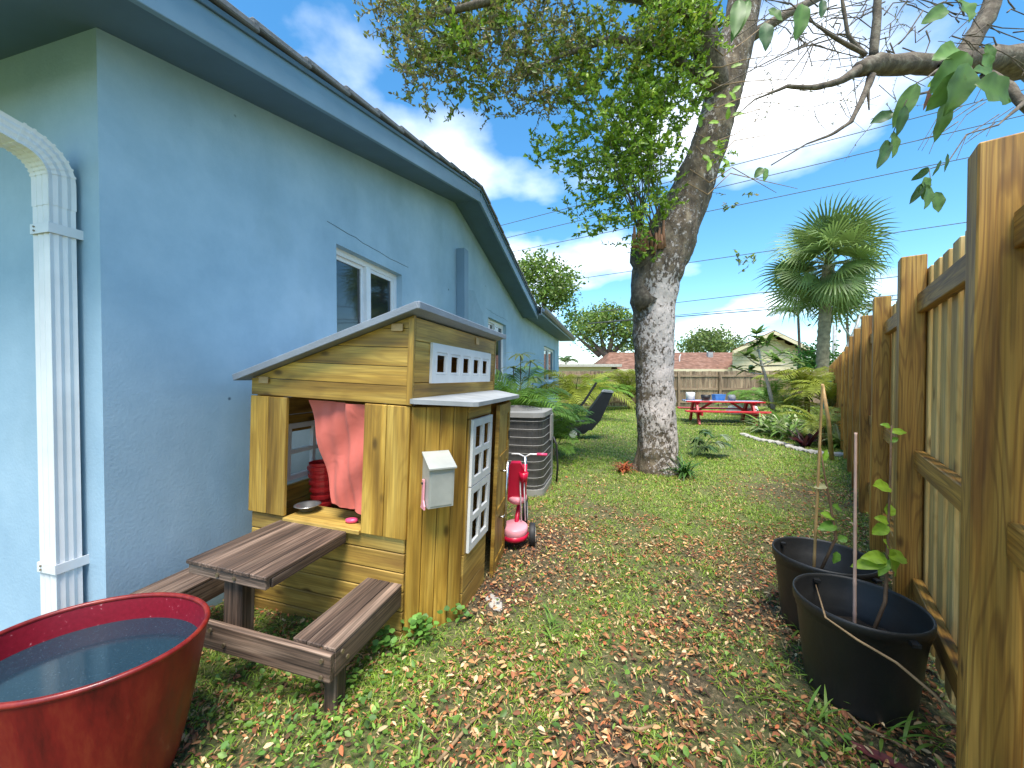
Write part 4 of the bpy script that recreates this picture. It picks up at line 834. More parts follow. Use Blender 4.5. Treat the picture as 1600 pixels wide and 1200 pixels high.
# suckers rising from the burl
for i in range(22):
    x0, y0 = 992+random.uniform(0, 45), 365+random.uniform(-5, 10); x1, y1 = 1000+random.gauss(-25, 55), random.uniform(60, 300)
    A = tpx(x0, y0, -.33); B_ = tpx(x1, y1, -.4+random.uniform(-.5, .4)); md = (A+B_)/2+Vector((random.uniform(-.1, .1), 0, .1)); tw.tube([treerel(A), treerel(md), treerel(B_)], [.009, .006, .003], 5, cap=False)
G, G2, BR = 0, 1, 2
for c in ((1000, 300, 60, 75, -.4, .45, 95, 16, G), (955, 250, 75, 70, -.4, .5, 130, 16, G), (1020, 200, 65, 75, -.4, .5, 150, 16, G), (960, 160, 85, 75, -.5, .6, 150, 16, G), (1030, 110, 55, 75, -.4, .5, 120, 16, G), (920, 330, 45, 45, -.4, .4, 38, 14, G), (880, 240, 45, 45, -.5, .4, 42, 14, G), (960, 60, 90, 65, -.6, .6, 120, 16, G2), (880, 110, 70, 65, -.7, .5, 70, 15, G2), (1000, 380, 30, 40, -.4, .2, 14, 10, G), (1065, 60, 40, 60, -.5, .4, 55, 14, G2), (1100, 30, 40, 40, -.6, .4, 40, 14, G), (1075, 120, 35, 70, -.45, .3, 60, 14, G), (1050, 20, 60, 50, -.6, .5, 70, 14, G),
          (700, 60, 95, 75, -1.2, .6, 120, 15, BR), (780, 40, 80, 60, -1.0, .6, 90, 15, BR), (800, 130, 75, 60, -1.0, .5, 75, 14, BR), (665, 130, 40, 50, -1.3, .4, 36, 14, BR), (730, 120, 50, 50, -1.1, .4, 42, 14, G2), (860, 40, 60, 60, -.9, .5, 70, 15, BR), (625, 40, 35, 45, -1.4, .4, 22, 13, BR), (605, 15, 32, 35, -1.4, .3, 24, 13, BR), (650, 70, 40, 60, -1.3, .4, 30, 14, G2), (690, 20, 50, 30, -1.2, .4, 34, 14, G2), (830, 90, 50, 50, -.9, .4, 34, 14, G2), (850, 175, 40, 35, -.8, .4, 22, 13, BR), (715, 70, 32, 30, -1.2, .3, 34, 16, G), (770, 20, 28, 25, -1.1, .3, 26, 16, G),
          (1150, 300, 22, 40, .1, .3, 5, 8, G2), (1160, 410, 30, 14, .1, .2, 6, 9, G2), (1135, 250, 20, 40, -.3, .2, 8, 9, G)):
    clump(*c)
for c in ((700, -160, 180, 120, -1.2, 1, 120, 14, G2), (950, -200, 200, 150, -.4, 1.4, 180, 14, G), (1200, -180, 160, 110, .4, 1.2, 70, 14, G2)): clump(*c)
# wispy half-bare twigs to the right of the trunk
for i in range(105):
    x, y = random.uniform(1175, 1420), random.uniform(-40, 190); p = tpx(x, y, random.uniform(-.2, 1.0)); dr_ = Vector((random.gauss(0, .5), random.gauss(0, .4), random.gauss(-.1, .5)))
    q1 = p+dr_*.3; q2 = q1+(dr_+Vector((random.gauss(0, .3), 0, random.gauss(-.15, .3))))*.3; tw.tube([treerel(p), treerel(q1), treerel(q2)], [.006, .004, .002], 3, cap=False)
    for j in range(9):
        f = random.random(); s_ = p.lerp(q1, f*2) if f < .5 else q1.lerp(q2, f*2-1); LPs.append(treerel(s_)); LDs.append((random.gauss(0, 1), random.gauss(0, 1), random.gauss(-.3, .8))); LSz.append(random.uniform(.018, .032)); LC.append(BR)
tw.build('twigs', 'branch_bark', tree)
n = len(LPs); LC = np.array(LC); cols = np.zeros((n, 3))
for k, (cs, w) in enumerate((([(.20, .34, .025), (.29, .44, .04), (.13, .23, .02), (.38, .48, .07)], [4, 3, 2.4, 1.4]), ([(.19, .27, .03), (.26, .34, .04), (.13, .18, .025), (.24, .20, .06)], [3, 2, 3, 1]), ([(.20, .22, .05), (.25, .28, .055), (.15, .13, .05), (.27, .21, .08)], [3, 2, 3, 1]))):
    s = LC == k; cols[s] = palette(int(s.sum()), cs, w)
Vt, Fc, cc = leaves(np.array(LPs), np.array(LDs), np.array(LSz), np.array(LSz)*.45, cols, None, .1, .1)
cr_ = npmesh('crown', Vt, Fc, 'leaf', cc, tree); print('tree leaves', n)
# ------------------------------------------------------------------ generic plants
def strap_leaf(mb, cols, base, az, length, width, rise, droop, col, seg=6, fold=.0):
    d = Vector((math.cos(az), math.sin(az), 0)); s_ = Vector((-math.sin(az), math.cos(az), 0)); k = len(mb.v); p = Vector(base); el = rise
    for i in range(seg+1):
        f = i/seg; w = width*(math.sin(math.pi*min(1, .18+f*.82))**.7)*.5 if f < 1 else .0005
        mb.v += [tuple(p+s_*w), tuple(p-s_*w)]; cols += [col, col]
        p = p+(d*math.cos(el)+Vector((0, 0, 1))*math.sin(el))*(length/seg); el -= droop/seg
    for i in range(seg): mb.f.append((k+2*i, k+2*i+1, k+2*i+3, k+2*i+2)); mb.m.append(0)
def colmesh(mb, cols, name, mat, parent=None, smooth=True, loc=None):
    o = mb.build(name, mat, parent, smooth, loc=loc); a = o.data.color_attributes.new('Col', 'FLOAT_COLOR', 'POINT')
    a.data.foreach_set('color', np.hstack([np.array(cols), np.ones((len(cols), 1))]).astype(np.float32).ravel()); return o
def jit(c, a=.25): k = 1+random.uniform(-a, a); return tuple(x*k for x in c)
def strap_plant(name, pos, n, length, width, cs, label, cat, group=None, rise=(.5, 1.4), droop=(1., 2.2), h0=.02):
    e = empty(name, pos, label=label, cat=cat, group=group); mb = MB(); cl_ = []
    for i in range(n): strap_leaf(mb, cl_, (random.gauss(0, .03), random.gauss(0, .03), h0), random.uniform(0, 6.28), length*random.uniform(.6, 1.2), width*random.uniform(.7, 1.2), random.uniform(*rise), random.uniform(*droop), jit(random.choice(cs)))
    colmesh(mb, cl_, 'foliage', 'leaf', e); return e
def frond_mesh(L, nl, ll, col, droop=1.5, rise=1.1, wl=.018, tip=.5):
    """pinnate palm frond along +X, rising then drooping"""
    mb = MB(); cl_ = []; p = Vector((0, 0, 0)); el = rise; seg = 16; pts = []
    for i in range(seg+1): pts.append(p.copy()); p = p+Vector((math.cos(el), 0, math.sin(el)))*(L/seg); el -= droop/seg
    mb.tube(pts, [max(.002, .012*L*(1-i/seg)) for i in range(seg+1)], 4, cap=False); cl_ += [jit((.18, .20, .05), .1)]*len(mb.v)
    for i in range(nl):
        f = .18+.82*i/nl; k = min(seg-1, int(f*seg)); q = pts[k].lerp(pts[k+1], f*seg-k); t = (pts[k+1]-pts[k]).normalized()
        for sd in (-1, 1):
            d = (t*.75+Vector((0, sd, 0))*1.0+Vector((0, 0, .25))).normalized(); l_ = ll*(math.sin(math.pi*(.15+.8*f))**.6)*random.uniform(.85, 1.1); s_ = t; b = len(mb.v); c = jit(col)
            a1 = q; a2 = q+d*l_*.55; a3 = q+d*l_+Vector((0, 0, -l_*.35)); w = wl*.5
            mb.v += [tuple(a1+s_*w*.5), tuple(a1-s_*w*.5), tuple(a2-s_*w), tuple(a2+s_*w), tuple(a3)]; cl_ += [c]*5; mb.f += [(b, b+1, b+2, b+3), (b+3, b+2, b+4)]; mb.m += [0, 0]
    me = mb.mesh('frond', 'leaf', True); a = me.color_attributes.new('Col', 'FLOAT_COLOR', 'POINT'); a.data.foreach_set('color', np.hstack([np.array(cl_), np.ones((len(cl_), 1))]).astype(np.float32).ravel()); return me
FRM = {'green': [frond_mesh(1.0, 26, .30, (.16, .30, .04), d, r, .024) for d, r in ((1.5, 1.2), (1.9, 1.3), (1.2, 1.0))], 'yellow': [frond_mesh(1.0, 24, .30, (.27, .31, .035), d, r, .024) for d, r in ((1.6, 1.2), (2.0, 1.3))], 'far': [frond_mesh(1.0, 22, .34, (.09, .16, .035), d, r, .03) for d, r in ((1.9, 1.2), (2.3, 1.35))]}
def frond_palm(name, pos, n, size, kind, label, stem=.25, group=None, nst=3, az=None, cat='palm'):
    e = empty(name, pos, label=label, cat=cat, group=group); mb = MB()
    for i in range(nst): a = random.uniform(0, 6.28); mb.tube([(math.cos(a)*.04, math.sin(a)*.04, -.02), (math.cos(a)*.07, math.sin(a)*.07, stem)], [.025, .016], 7)
    mb.build('stem', 'bamboo', e, True)
    for i in range(n):
        q = random.uniform(0, 6.28) if az is None else random.gauss(*az); o = link('frond', random.choice(FRM[kind]), e, (random.gauss(0, .04), random.gauss(0, .04), stem*random.uniform(.7, 1.)), (0, random.uniform(-.35, .35), q)); k = size*random.uniform(.7, 1.15); o.scale = (k, k, k)
    return e
# beside the house
frond_palm('palm_plant', (-.02, 5.75, 0), 24, 1.45, 'green', 'feathery green palm against the blue wall behind the air conditioner', .5)
frond_palm('palm_plant', (.62, 6.1, 0), 11, .9, 'green', 'low drooping palm between the air conditioner and black mower', .12)
e = empty('umbrella_plant', (.14, 6.3, 0), label='slender plant with pale umbrella leaf rosettes above the wall palm', cat='plant')
mb = MB(); cl_ = []
st2 = MB()
for x, z in ((0, 1.62), (.16, 1.5), (-.12, 1.4), (.22, 1.25)):
    st2.tube([(0, 0, 0), (x*.5, 0, z*.5), (x, 0, z)], .008, 5)
    for i in range(13): strap_leaf(mb, cl_, (x, 0, z), i*.483, .30, .05, random.uniform(0, .5), 1.0, jit((.28, .33, .12)))
st2.build('stem', 'stem_brown', e); colmesh(mb, cl_, 'foliage', 'leaf', e)
frond_palm('palm_plant', (1.95, 11.6, 0), 22, 1.9, 'yellow', 'bright yellow green palm near the corner of the blue house', .3)
frond_palm('palm_plant', (4.75, 15.6, 0), 17, 2.1, 'yellow', 'upright yellow green palm in front of the weathered back fence left of trunk', .4)
frond_palm('palm_plant', (3.2, 14.4, 0), 14, 1.7, 'green', 'small green palm between two yellow palms by the back fence', .2)
# ------------------------------------------------------------------ black covered mower
mw = empty('lawn_mower', gnd(905, 688), (0, 0, R(-8)), 'black wheeled mower with tall slanted fabric bag by the house palms', 'mower')
def mwheel(x, y, r): 
    o = MB().lathe([(r*.55, -.03), (r*.95, -.03), (r, -.015), (r, .015), (r*.95, .03), (r*.55, .03)], 22).build('wheel', 'rubber', mw, True, loc=(x, y, r), rot=(R(90), 0, 0)); MB().lathe([(.0, -.034), (r*.3, -.036), (r*.57, -.03), (r*.57, .03), (0, .034)], 20).build('hub', 'play_white', o)
for x in (-.12, -.62):
    for yy in (0, .42): mwheel(x, yy, .13)
m = MB(); m.prism([(-.85, .05, .12), (.1, .05, .12), (.22, .05, .22), (.2, .05, .36), (-.35, .05, .40), (-.8, .05, .30)], (0, .34, 0)); m.build('deck', 'black_fabric', mw)
m = MB(); m.prism([(.02, .04, .18), (.25, .04, .20), (.42, .04, .40), (.66, .04, .95), (.47, .04, .97), (.22, .04, .62)], (0, .36, 0)); m.build('bag', 'black_fabric', mw)
m = MB(); m.prism([(.46, .03, .965), (.665, .03, .945), (.67, .03, .985), (.50, .03, 1.005)], (0, .38, 0)); m.build('bag_lid', 'grey_paint', mw)
m = MB(); m.tube([(-.2, .06, .38), (.1, .06, .75), (.35, .06, 1.15)], .012, 6); m.tube([(-.2, .37, .38), (.1, .37, .75), (.35, .37, 1.15)], .012, 6); m.build('handle', 'rubber', mw)
# ------------------------------------------------------------------ picnic table at the back
pt = empty('picnic_table', gnd(1127, 661), (0, 0, R(-14)), 'red white and blue painted picnic table near the back fence', 'picnic table')
for i in range(5): board('table_plank', pt, (-.95, -.30+.15*i, .60), (.95, -.30+.15*i, .60), (0, 1, 0), .14, .035, ['table_red', 'play_white', 'table_blue', 'play_white', 'table_blue'][i])
for yy in (-.66, -.52, .52, .66): board('bench_plank', pt, (-1.02, yy, .36), (1.02, yy, .36), (0, 1, 0), .13, .035, 'table_red')
for x in (-.68, .68):
    for s_ in (-1, 1): board('leg', pt, (x, s_*.58, -.02), (x, s_*.20, .58), (0, 1, 0), .15, .05, 'table_red')
    board('bench_bearer', pt, (x+.045, -.72, .30), (x+.045, .72, .30), (0, 0, 1), .10, .038, 'table_red'); board('top_bearer', pt, (x+.045, -.34, .555), (x+.045, .34, .555), (0, 0, 1), .05, .035, 'table_red')
    board('brace', pt, (x*.95, 0, .30), (x*.35, 0, .57), (0, 0, 1), .06, .03, 'table_red')
pz = .62
def ptl(x, y, z): return pt.matrix_basis @ Vector((x, y, z))
bpy.context.view_layer.update()
def onpt(x, y, z): return pt.matrix_world @ Vector((x, y, z))
o = MB().lathe([(0, 0), (.10, 0), (.13, .16), (.12, .16), (.09, .01), (0, .01)], 18).build('black_pot', 'black_pot', smooth=True, loc=onpt(-.42, -.1, .618)); tag(o, 'small dark pot standing on the picnic table', 'pot')
o = MB().prism([(-.12, -.1, 0), (.12, -.1, 0), (.15, -.12, .17), (-.15, -.12, .17)], (0, .2, 0)).build('blue_tub', 'blue_plastic', loc=onpt(-.05, .12, .618)); tag(o, 'blue plastic storage tub on the picnic table', 'tub')
o = MB().lathe([(0, 0), (.11, 0), (.12, .2), (.10, .22), (.0, .22)], 16).build('white_bucket', 'play_white', smooth=True, loc=onpt(-.78, .05, .618)); tag(o, 'white bucket at the end of the picnic table', 'bucket')
o = MB().lathe([(0, 0), (.09, 0), (.10, .1), (.08, .16), (.0, .16)], 16).build('grey_jar', 'grey_paint', smooth=True, loc=onpt(.28, .1, .618)); tag(o, 'round grey jar on the picnic table beside blue tub', 'jar')
o = MB().lathe([(0, 0), (.28, 0), (.33, .12), (.28, .28), (.12, .36), (0, .36)], 14, 1.7, .8).build('white_sack', 'play_white', smooth=True, loc=gnd(1160, 648)); tag(o, 'crumpled white sack on the grass behind the picnic table', 'sack')
# ------------------------------------------------------------------ garden bed, edged with stones
bed = [(1163, 681), (1180, 687), (1200, 691), (1222, 695), (1240, 702), (1262, 707), (1285, 711), (1310, 713), (1328, 714)]
pts = []
for (a, b), (c, d) in zip(bed[:-1], bed[1:]):
    for i in range(3): pts.append(gnd(a+(c-a)*(i+random.uniform(-.2, .2))/3, b+(d-b)*i/3))
sts = []
for k in range(6):
    bm = bmesh.new(); bmesh.ops.create_icosphere(bm, subdivisions=1, radius=1)
    for v in bm.verts: v.co = v.co*(1+.25*mnoise.noise(v.co*2+Vector((k*5, 0, 0)))); v.co.z *= .65
    me = bpy.data.meshes.new('edging_stone'); bm.to_mesh(me); bm.free(); me.materials.append(MAT['stone_white']); sts.append(me)
for p in pts:
    o = link('edging_stone', random.choice(sts), None, (p.x+random.uniform(-.02, .02), p.y+random.uniform(-.03, .03), .025), (0, 0, random.uniform(0, 6))); k = random.uniform(.06, .10); o.scale = (k*1.25, k, k*.75); tag(o, 'pale rounded stone edging the garden bed', 'stone', 'stones edging the garden bed')
GV = [(.20, .33, .06), (.36, .44, .17), (.13, .24, .04), (.48, .52, .28)]
i = 0
for px, py, n, l_, w_ in ((1190, 676, 34, .62, .05), (1212, 682, 36, .62, .05), (1236, 688, 40, .62, .05), (1205, 664, 34, .75, .055), (1228, 668, 38, .75, .055), (1258, 672, 34, .8, .055), (1282, 684, 34, .7, .05), (1300, 694, 34, .6, .05), (1245, 654, 34, .9, .06), (1180, 660, 24, .6, .05), (1200, 674, 40, .7, .07), (1225, 680, 44, .75, .07), (1250, 684, 40, .7, .06), (1272, 678, 40, .85, .06), (1292, 688, 36, .8, .06), (1312, 700, 34, .7, .05)):
    strap_plant('variegated_plant', gnd(px, py), n, l_, w_, GV, 'arching cream and green striped leaf clump in the stone edged bed', 'plant', 'striped clumps in the garden bed')
strap_plant('cordyline', gnd(1258, 699), 26, .48, .065, [(.06, .012, .018), (.10, .02, .03), (.03, .015, .018)], 'dark maroon spiky plant at the stone edge of the bed', 'plant', rise=(.3, 1.3), droop=(.2, .9))
frond_palm('palm_plant', gnd(1205, 655), 13, 1.25, 'green', 'leafy green palm behind the garden bed by the back fence', .4)
frond_palm('palm_plant', gnd(1262, 662), 15, 1.6, 'yellow', 'tall pale yellow green palm rising from the garden bed', .8)
frond_palm('palm_plant', gnd(1296, 672), 18, 1.3, 'yellow', 'yellowish palm in the bed tight against the pine fence', .6)
frond_palm('palm_plant', gnd(1236, 664), 16, 1.0, 'yellow', 'short yellow green palm among the striped clumps of the bed', .3)
frond_palm('palm_plant', gnd(1284, 694), 12, .8, 'yellow', 'small yellow palm at the front of the bed by the bamboo cane', .25)
frond_palm('palm_plant', gnd(1165, 648), 9, 1.0, 'green', 'low green palm beside the red picnic table', .15)
# slender frangipani-like tree
sp = gnd(1212, 662); yt = empty('young_tree', sp, label='slender pale trunked young tree with leaf whorls above garden bed', cat='tree')
m = MB(); Y_ = sp.y
def rel(px, py, dy=0): return Vector(atY(px, py, Y_+dy))-sp
m.tube([(0, 0, -.02), rel(1207, 630), rel(1200, 600), rel(1190, 570), rel(1184, 540)], [.055, .05, .042, .034, .022], 8)
brs = [((1190, 572), (1165, 556), -.2), ((1190, 570), (1222, 552), .2), ((1186, 550), (1172, 536), .1), ((1184, 545), (1200, 533), -.1), ((1195, 585), (1150, 576), .1), ((1190, 572), (1245, 566), -.2), ((1184, 540), (1182, 522), 0)]
for a, b, d in brs: m.tube([rel(*a), rel((a[0]+b[0])/2, (a[1]+b[1])/2+2, d/2), rel(*b, d)], [.024, .018, .012], 6)
m.build('trunk', 'stone_white', yt, True); mb = MB(); cl_ = []
for a, b, d in brs:
    for q in (b, ((a[0]+b[0])/2, (a[1]+b[1])/2-3)):
        for i in range(13): strap_leaf(mb, cl_, rel(*q, d), random.uniform(0, 6.28), random.uniform(.28, .48), .11, random.uniform(-.1, .8), random.uniform(.3, 1.), jit(random.choice([(.16, .27, .05), (.26, .34, .11), (.11, .2, .04)])))
colmesh(mb, cl_, 'crown', 'leaf', yt)
o = MB().tube([(0, 0, 0), (-.06, 0, .6), (-.16, 0, 1.15)], [.03, .026, .02], 8).build('bamboo_cane', 'bamboo', smooth=True, loc=gnd(1300, 720)); tag(o, 'thick yellow bamboo cane leaning at the front of the bed', 'cane')
o = MB().lathe([(0, 0), (.30, 0), (.32, .05), (.32, 1.15), (.36, 1.2), (.36, 1.3), (0, 1.34)], 20).build('teal_barrel', 'teal_plastic', smooth=True, loc=gnd(1305, 650)); tag(o, 'tall teal plastic barrel behind palms next to pine fence', 'barrel')
# philodendron + fern + orange clump round the trunk
e = empty('philodendron', gnd(1082, 716), label='large lobed glossy green philodendron leaves right of the tree trunk', cat='plant'); mb = MB(); cl_ = []
for i in range(12):
    az_ = random.uniform(-.9, 1.2); r_ = random.uniform(.15, .55); hx = Vector((math.cos(az_)*r_, math.sin(az_)*r_, random.uniform(.12, .40)))
    mb.tube([(0, 0, 0), hx*.6+Vector((0, 0, .1)), hx], .006, 4, cap=False); cl_ += [(.12, .2, .05)]*12
    for j in range(9):
        strap_leaf(mb, cl_, hx, az_+(j-4)*.33, .20*(1-.05*abs(j-4)), .045, random.uniform(-.2, .3), 1.1, jit((.10, .19, .06) if i % 3 else (.30, .36, .22)))
colmesh(mb, cl_, 'foliage', 'leaf', e)
strap_plant('fern', gnd(1070, 745), 60, .34, .022, [(.05, .13, .02), (.08, .18, .03)], 'dark green arching fern at the right foot of the tree', 'fern')
strap_plant('orange_clump', gnd(975, 738), 70, .20, .016, [(.42, .11, .03), (.34, .08, .03), (.45, .18, .07)], 'dry orange brown needle clump at left foot of tree', 'plant', droop=(1.2, 2.6))
strap_plant('fern', gnd(992, 728), 30, .26, .02, [(.08, .16, .03), (.12, .2, .04)], 'small pale fern between orange clump and tree trunk', 'fern')
# ------------------------------------------------------------------ black pots with saplings
def pot(c, label, r=.21, h=.375):
    e = empty('plant_pot', c, (0, 0, random.uniform(0, 3)), label, 'pot', 'black nursery pots by the fence')
    MB().lathe([(0, .003), (r*.78, .003), (r*.79, .02), (r*.93, h-.07), (r*.95, h-.065), (r*.965, h-.04), (r*.99, h-.038), (r, h-.008), (r*.99, h), (r*.965, h), (r*.95, h-.01), (r*.92, h-.08), (r*.9, h-.083), (r*.885, h-.13), (r*.87, h-.133), (r*.84, h-.19)], 56).build('pot_wall', 'black_pot', e, True)
    m = MB(); m.v = [(0, 0, h-.155)]; K = 40
    for i in range(K):
        q = 2*math.pi*i/K; m.v.append((math.cos(q)*r*.87, math.sin(q)*r*.87, h-.165+random.uniform(-.008, .008)))
    m.f = [(0, 1+i, 1+(i+1) % K) for i in range(K)]; m.m = [0]*K; m.build('potting_soil', 'soil', e, True)
    for a in (.4, 3.5): MB().prism([(math.cos(a)*r*.98-.03, math.sin(a)*r*.98-.012, h-.03), (math.cos(a)*r*.98+.03, math.sin(a)*r*.98-.012, h-.03), (math.cos(a)*r*.98+.03, math.sin(a)*r*.98+.012, h-.03), (math.cos(a)*r*.98-.03, math.sin(a)*r*.98+.012, h-.03)], (0, 0, .012)).build('grip', 'black_pot', e)
    return e
C1 = Vector((1.365, 1.50, 0)); C2 = Vector((1.545, 1.895, 0))
pot(C1, 'black plastic nursery pot holding leafy sapling and pink cane'); pot(C2, 'black plastic nursery pot with yellow cane and thin sapling')
def leaf_obj(parent, p, dirv, L, wd, col, nrm=(0, 0, 1), droop=.3, name='leaf', cup=.12):
    d = Vector(dirv).normalized(); nn = Vector(nrm); t = d.cross(nn).normalized(); u = t.cross(d); mb = MB(); cl_ = []; n = 10
    for i in range(n+1):
        f = i/n; w = wd*.5*(math.sin(math.pi*f**.8)**.8 if 0 < f < 1 else .0) + .0006; c = Vector((0, 0, 0))+d*L*f-u*L*droop*f*f
        wv = .06*wd*math.sin(f*14+L*99)
        for k in (-1, -.5, 0, .5, 1): mb.v.append(tuple(c+t*w*k+u*(abs(k)*w*cup*2+wv*k*k))); sh = 1.25 if k == 0 else 1+.12*math.sin(f*38+abs(k)*5); cl_.append(tuple(x*sh for x in col))
    for i in range(n):
        for k in range(4): a = i*5+k; mb.f.append((a, a+1, a+6, a+5)); mb.m.append(0)
    return colmesh(mb, cl_, name, 'leaf', parent, True, loc=p)
def cane(name, base, px, py, Y, r, mat, label):
    tipv = atY(px, py, Y); b = Vector(base); d = tipv-b; m = MB(); pp = []; rr = []
    nn = 7
    for i in range(nn+1):
        f = i/nn
        for df, k in ((-.012, 1), (0, 1.18), (.012, 1)):
            g = min(1, max(0, f+df)); pp.append(d*g); rr.append(r*k*(1-.25*g))
    m.tube(pp, rr, 8); o = m.build(name, mat, smooth=True, loc=b); tag(o, label, 'cane'); return o
cane('garden_cane', C1+Vector((-.03, -.02, .21)), 1337, 676, 1.52, .0062, 'bamboo_pink', 'straight pinkish bamboo cane in the pot with leafy sapling')
cane('garden_cane', C2+Vector((-.03, .02, .21)), 1285, 600, 1.80, .0068, 'bamboo', 'tall yellow bamboo cane standing in the rear pot')
def sapling(base, Y, stempx, lv, label):
    b = Vector(base); e = empty('sapling', b, label=label, cat='sapling'); P_ = [Vector((0, 0, 0))]+[atY(x, y, Y)-b for x, y in stempx]
    MB().tube(P_, [.0075*(1-.65*i/(len(P_)-1)) for i in range(len(P_))], 7).build('stem', 'stem_brown', e, True)
    for x, y, dx_, dz_, L, wd, col in lv:
        p = atY(x, y, Y)-b; dv = Vector((dx_, random.uniform(-.35, .1), dz_)).normalized()
        leaf_obj(e, p, dv, L, wd, col, (random.uniform(-.3, .3), -.75, .65), .25)
LG = (.30, .46, .035); DG = (.12, .26, .035); MG = (.2, .36, .035)
sapling(C1+Vector((.035, -.01, .21)), 1.50, [(1383, 940), (1386, 880), (1388, 820), (1391, 740), (1393, 665)],
        [(1386, 872, -.9, .1, .09, .05, LG), (1386, 876, -.9, -.15, .125, .05, LG), (1386, 868, 1., -.1, .11, .055, LG), (1386, 862, .45, -.7, .12, .07, LG), (1387, 872, -.5, -.5, .08, .035, MG), (1388, 815, -.5, .2, .05, .035, LG), (1388, 806, .2, .6, .05, .04, LG), (1387, 820, -.7, -.5, .065, .045, LG), (1389, 762, -.8, .25, .075, .055, LG), (1392, 675, .6, .1, .05, .03, LG), (1392, 668, -.6, .3, .035, .025, MG), (1391, 690, .5, .4, .03, .02, MG), (1386, 855, -.3, .5, .05, .035, LG)], 'leggy sapling with bright yellow green leaves in the front black pot')
sapling(C2+Vector((-.045, .0, .21)), 1.86, [(1306, 840), (1296, 780), (1288, 740), (1282, 700)],
        [(1306, 820, -1, .0, .10, .05, DG), (1303, 810, -.7, .4, .07, .04, MG), (1308, 862, -.3, -.5, .06, .04, DG), (1300, 790, .6, -.2, .07, .035, DG), (1292, 760, -1, .1, .07, .03, (.30, .30, .16)), (1285, 720, .3, .6, .06, .03, MG), (1310, 845, .6, .3, .05, .035, DG)], 'thin dark stemmed sapling with few leaves in the rear black pot')
# trailing dry vine, sticks, weeds near the pots
vp = [gnd(1270, 1000)+Vector((0, 0, .3)), atY(1290, 965, 1.30), atY(1340, 1000, 1.24), atY(1400, 1035, 1.16), atY(1460, 1085, 1.10), atY(1500, 1130, 1.06), gnd(1545, 1195)+Vector((0, 0, .01))]
o = MB().tube([v-vp[-1] for v in vp], [.002, .003, .004, .004, .0045, .0045, .005], 6).build('dry_vine', 'vine', smooth=True, loc=vp[-1]); tag(o, 'dry brown vine draped across the front black pot', 'vine')
for A_, lab in (([(682, 1198), (715, 1160), (735, 1135), (770, 1108)], 'forked grey twig lying among leaves in front of the bench'), ([(862, 1092), (890, 1090), (915, 1075)], 'short bent twig beside the bare soil patch'), ([(1310, 1105), (1345, 1140), (1390, 1160), (1440, 1190)], 'thin root like twig on the litter in front of black pot'), ([(970, 1140), (1000, 1145), (1025, 1138)], 'pale twig lying on the bare soil patch')):
    q = [gnd(x, y)+Vector((0, 0, .012)) for x, y in A_]; o = MB().tube([p-q[0] for p in q], [.006, .006, .005, .003][:len(q)], 7).build('twig', 'vine', smooth=True, loc=q[0]); tag(o, lab, 'twig')
e_ = 0
for px, py, n, lab in ((1290, 1065, 13, 'spiky green grass weed at the foot of the front black pot'), (1270, 1135, 11, 'sprawling grass weed in the litter before the black pots'), (1250, 985, 9, 'grass weed beside the rear black pot'), (1395, 1165, 12, 'grass weed between the front pot and fence post'), (655, 1190, 9, 'grass weed by the forked grey twig'), (865, 985, 12, 'pale grass tuft in the middle of the littered path')):
    strap_plant('grass_weed', gnd(px, py), n, .13, .009, [(.14, .27, .04), (.2, .32, .05)], lab, 'weed', rise=(.2, 1.1), droop=(.3, 1.2))
bl = [gnd(1330, 1165), gnd(1400, 1195)]
o = leaf_obj(None, gnd(1320, 1165)+Vector((0, 0, .015)), (.6, -.55, .02), .20, .04, (.22, .06, .06), (0, 0, 1), .02, 'palm_sheath'); tag(o, 'curled reddish brown fallen leaf on the litter near the pots', 'leaf')
o = link('paving_stone', sts[2], None, gnd(772, 942)+Vector((0, 0, .0)), (0, 0, .4)); o.scale = (.045, .10, .03); tag(o, 'small pale flat stone beside the playhouse window wall', 'stone')
# weeds at the playhouse foot (clover plants)
for x, y, n, lab in ((-.585, 1.70, 26, 'round leaved clover weed under the right bench end'), (-.44, 1.80, 40, 'leafy clover weed at the corner of the playhouse'), (-.27, 1.92, 14, 'small clover weed below the white playhouse window')):
    e = empty('clover_weed', (x, y, 0), label=lab, cat='weed'); Pn = np.c_[rng.normal(0, .03, n), rng.normal(0, .025, n), rng.uniform(.02, .11, n)]; ang = rng.uniform(0, 6.28, n)
    Vt, Fc, cc = leaves(Pn, np.c_[np.cos(ang), np.sin(ang), rng.normal(0, .2, n)], np.full(n, .034), np.full(n, .028), palette(n, [(.08, .20, .03), (.13, .28, .05)], [1, 1]), np.c_[rng.normal(0, .3, n), rng.normal(-.3, .2, n), np.ones(n)], .1); npmesh('foliage', Vt, Fc, 'leaf', cc, e)
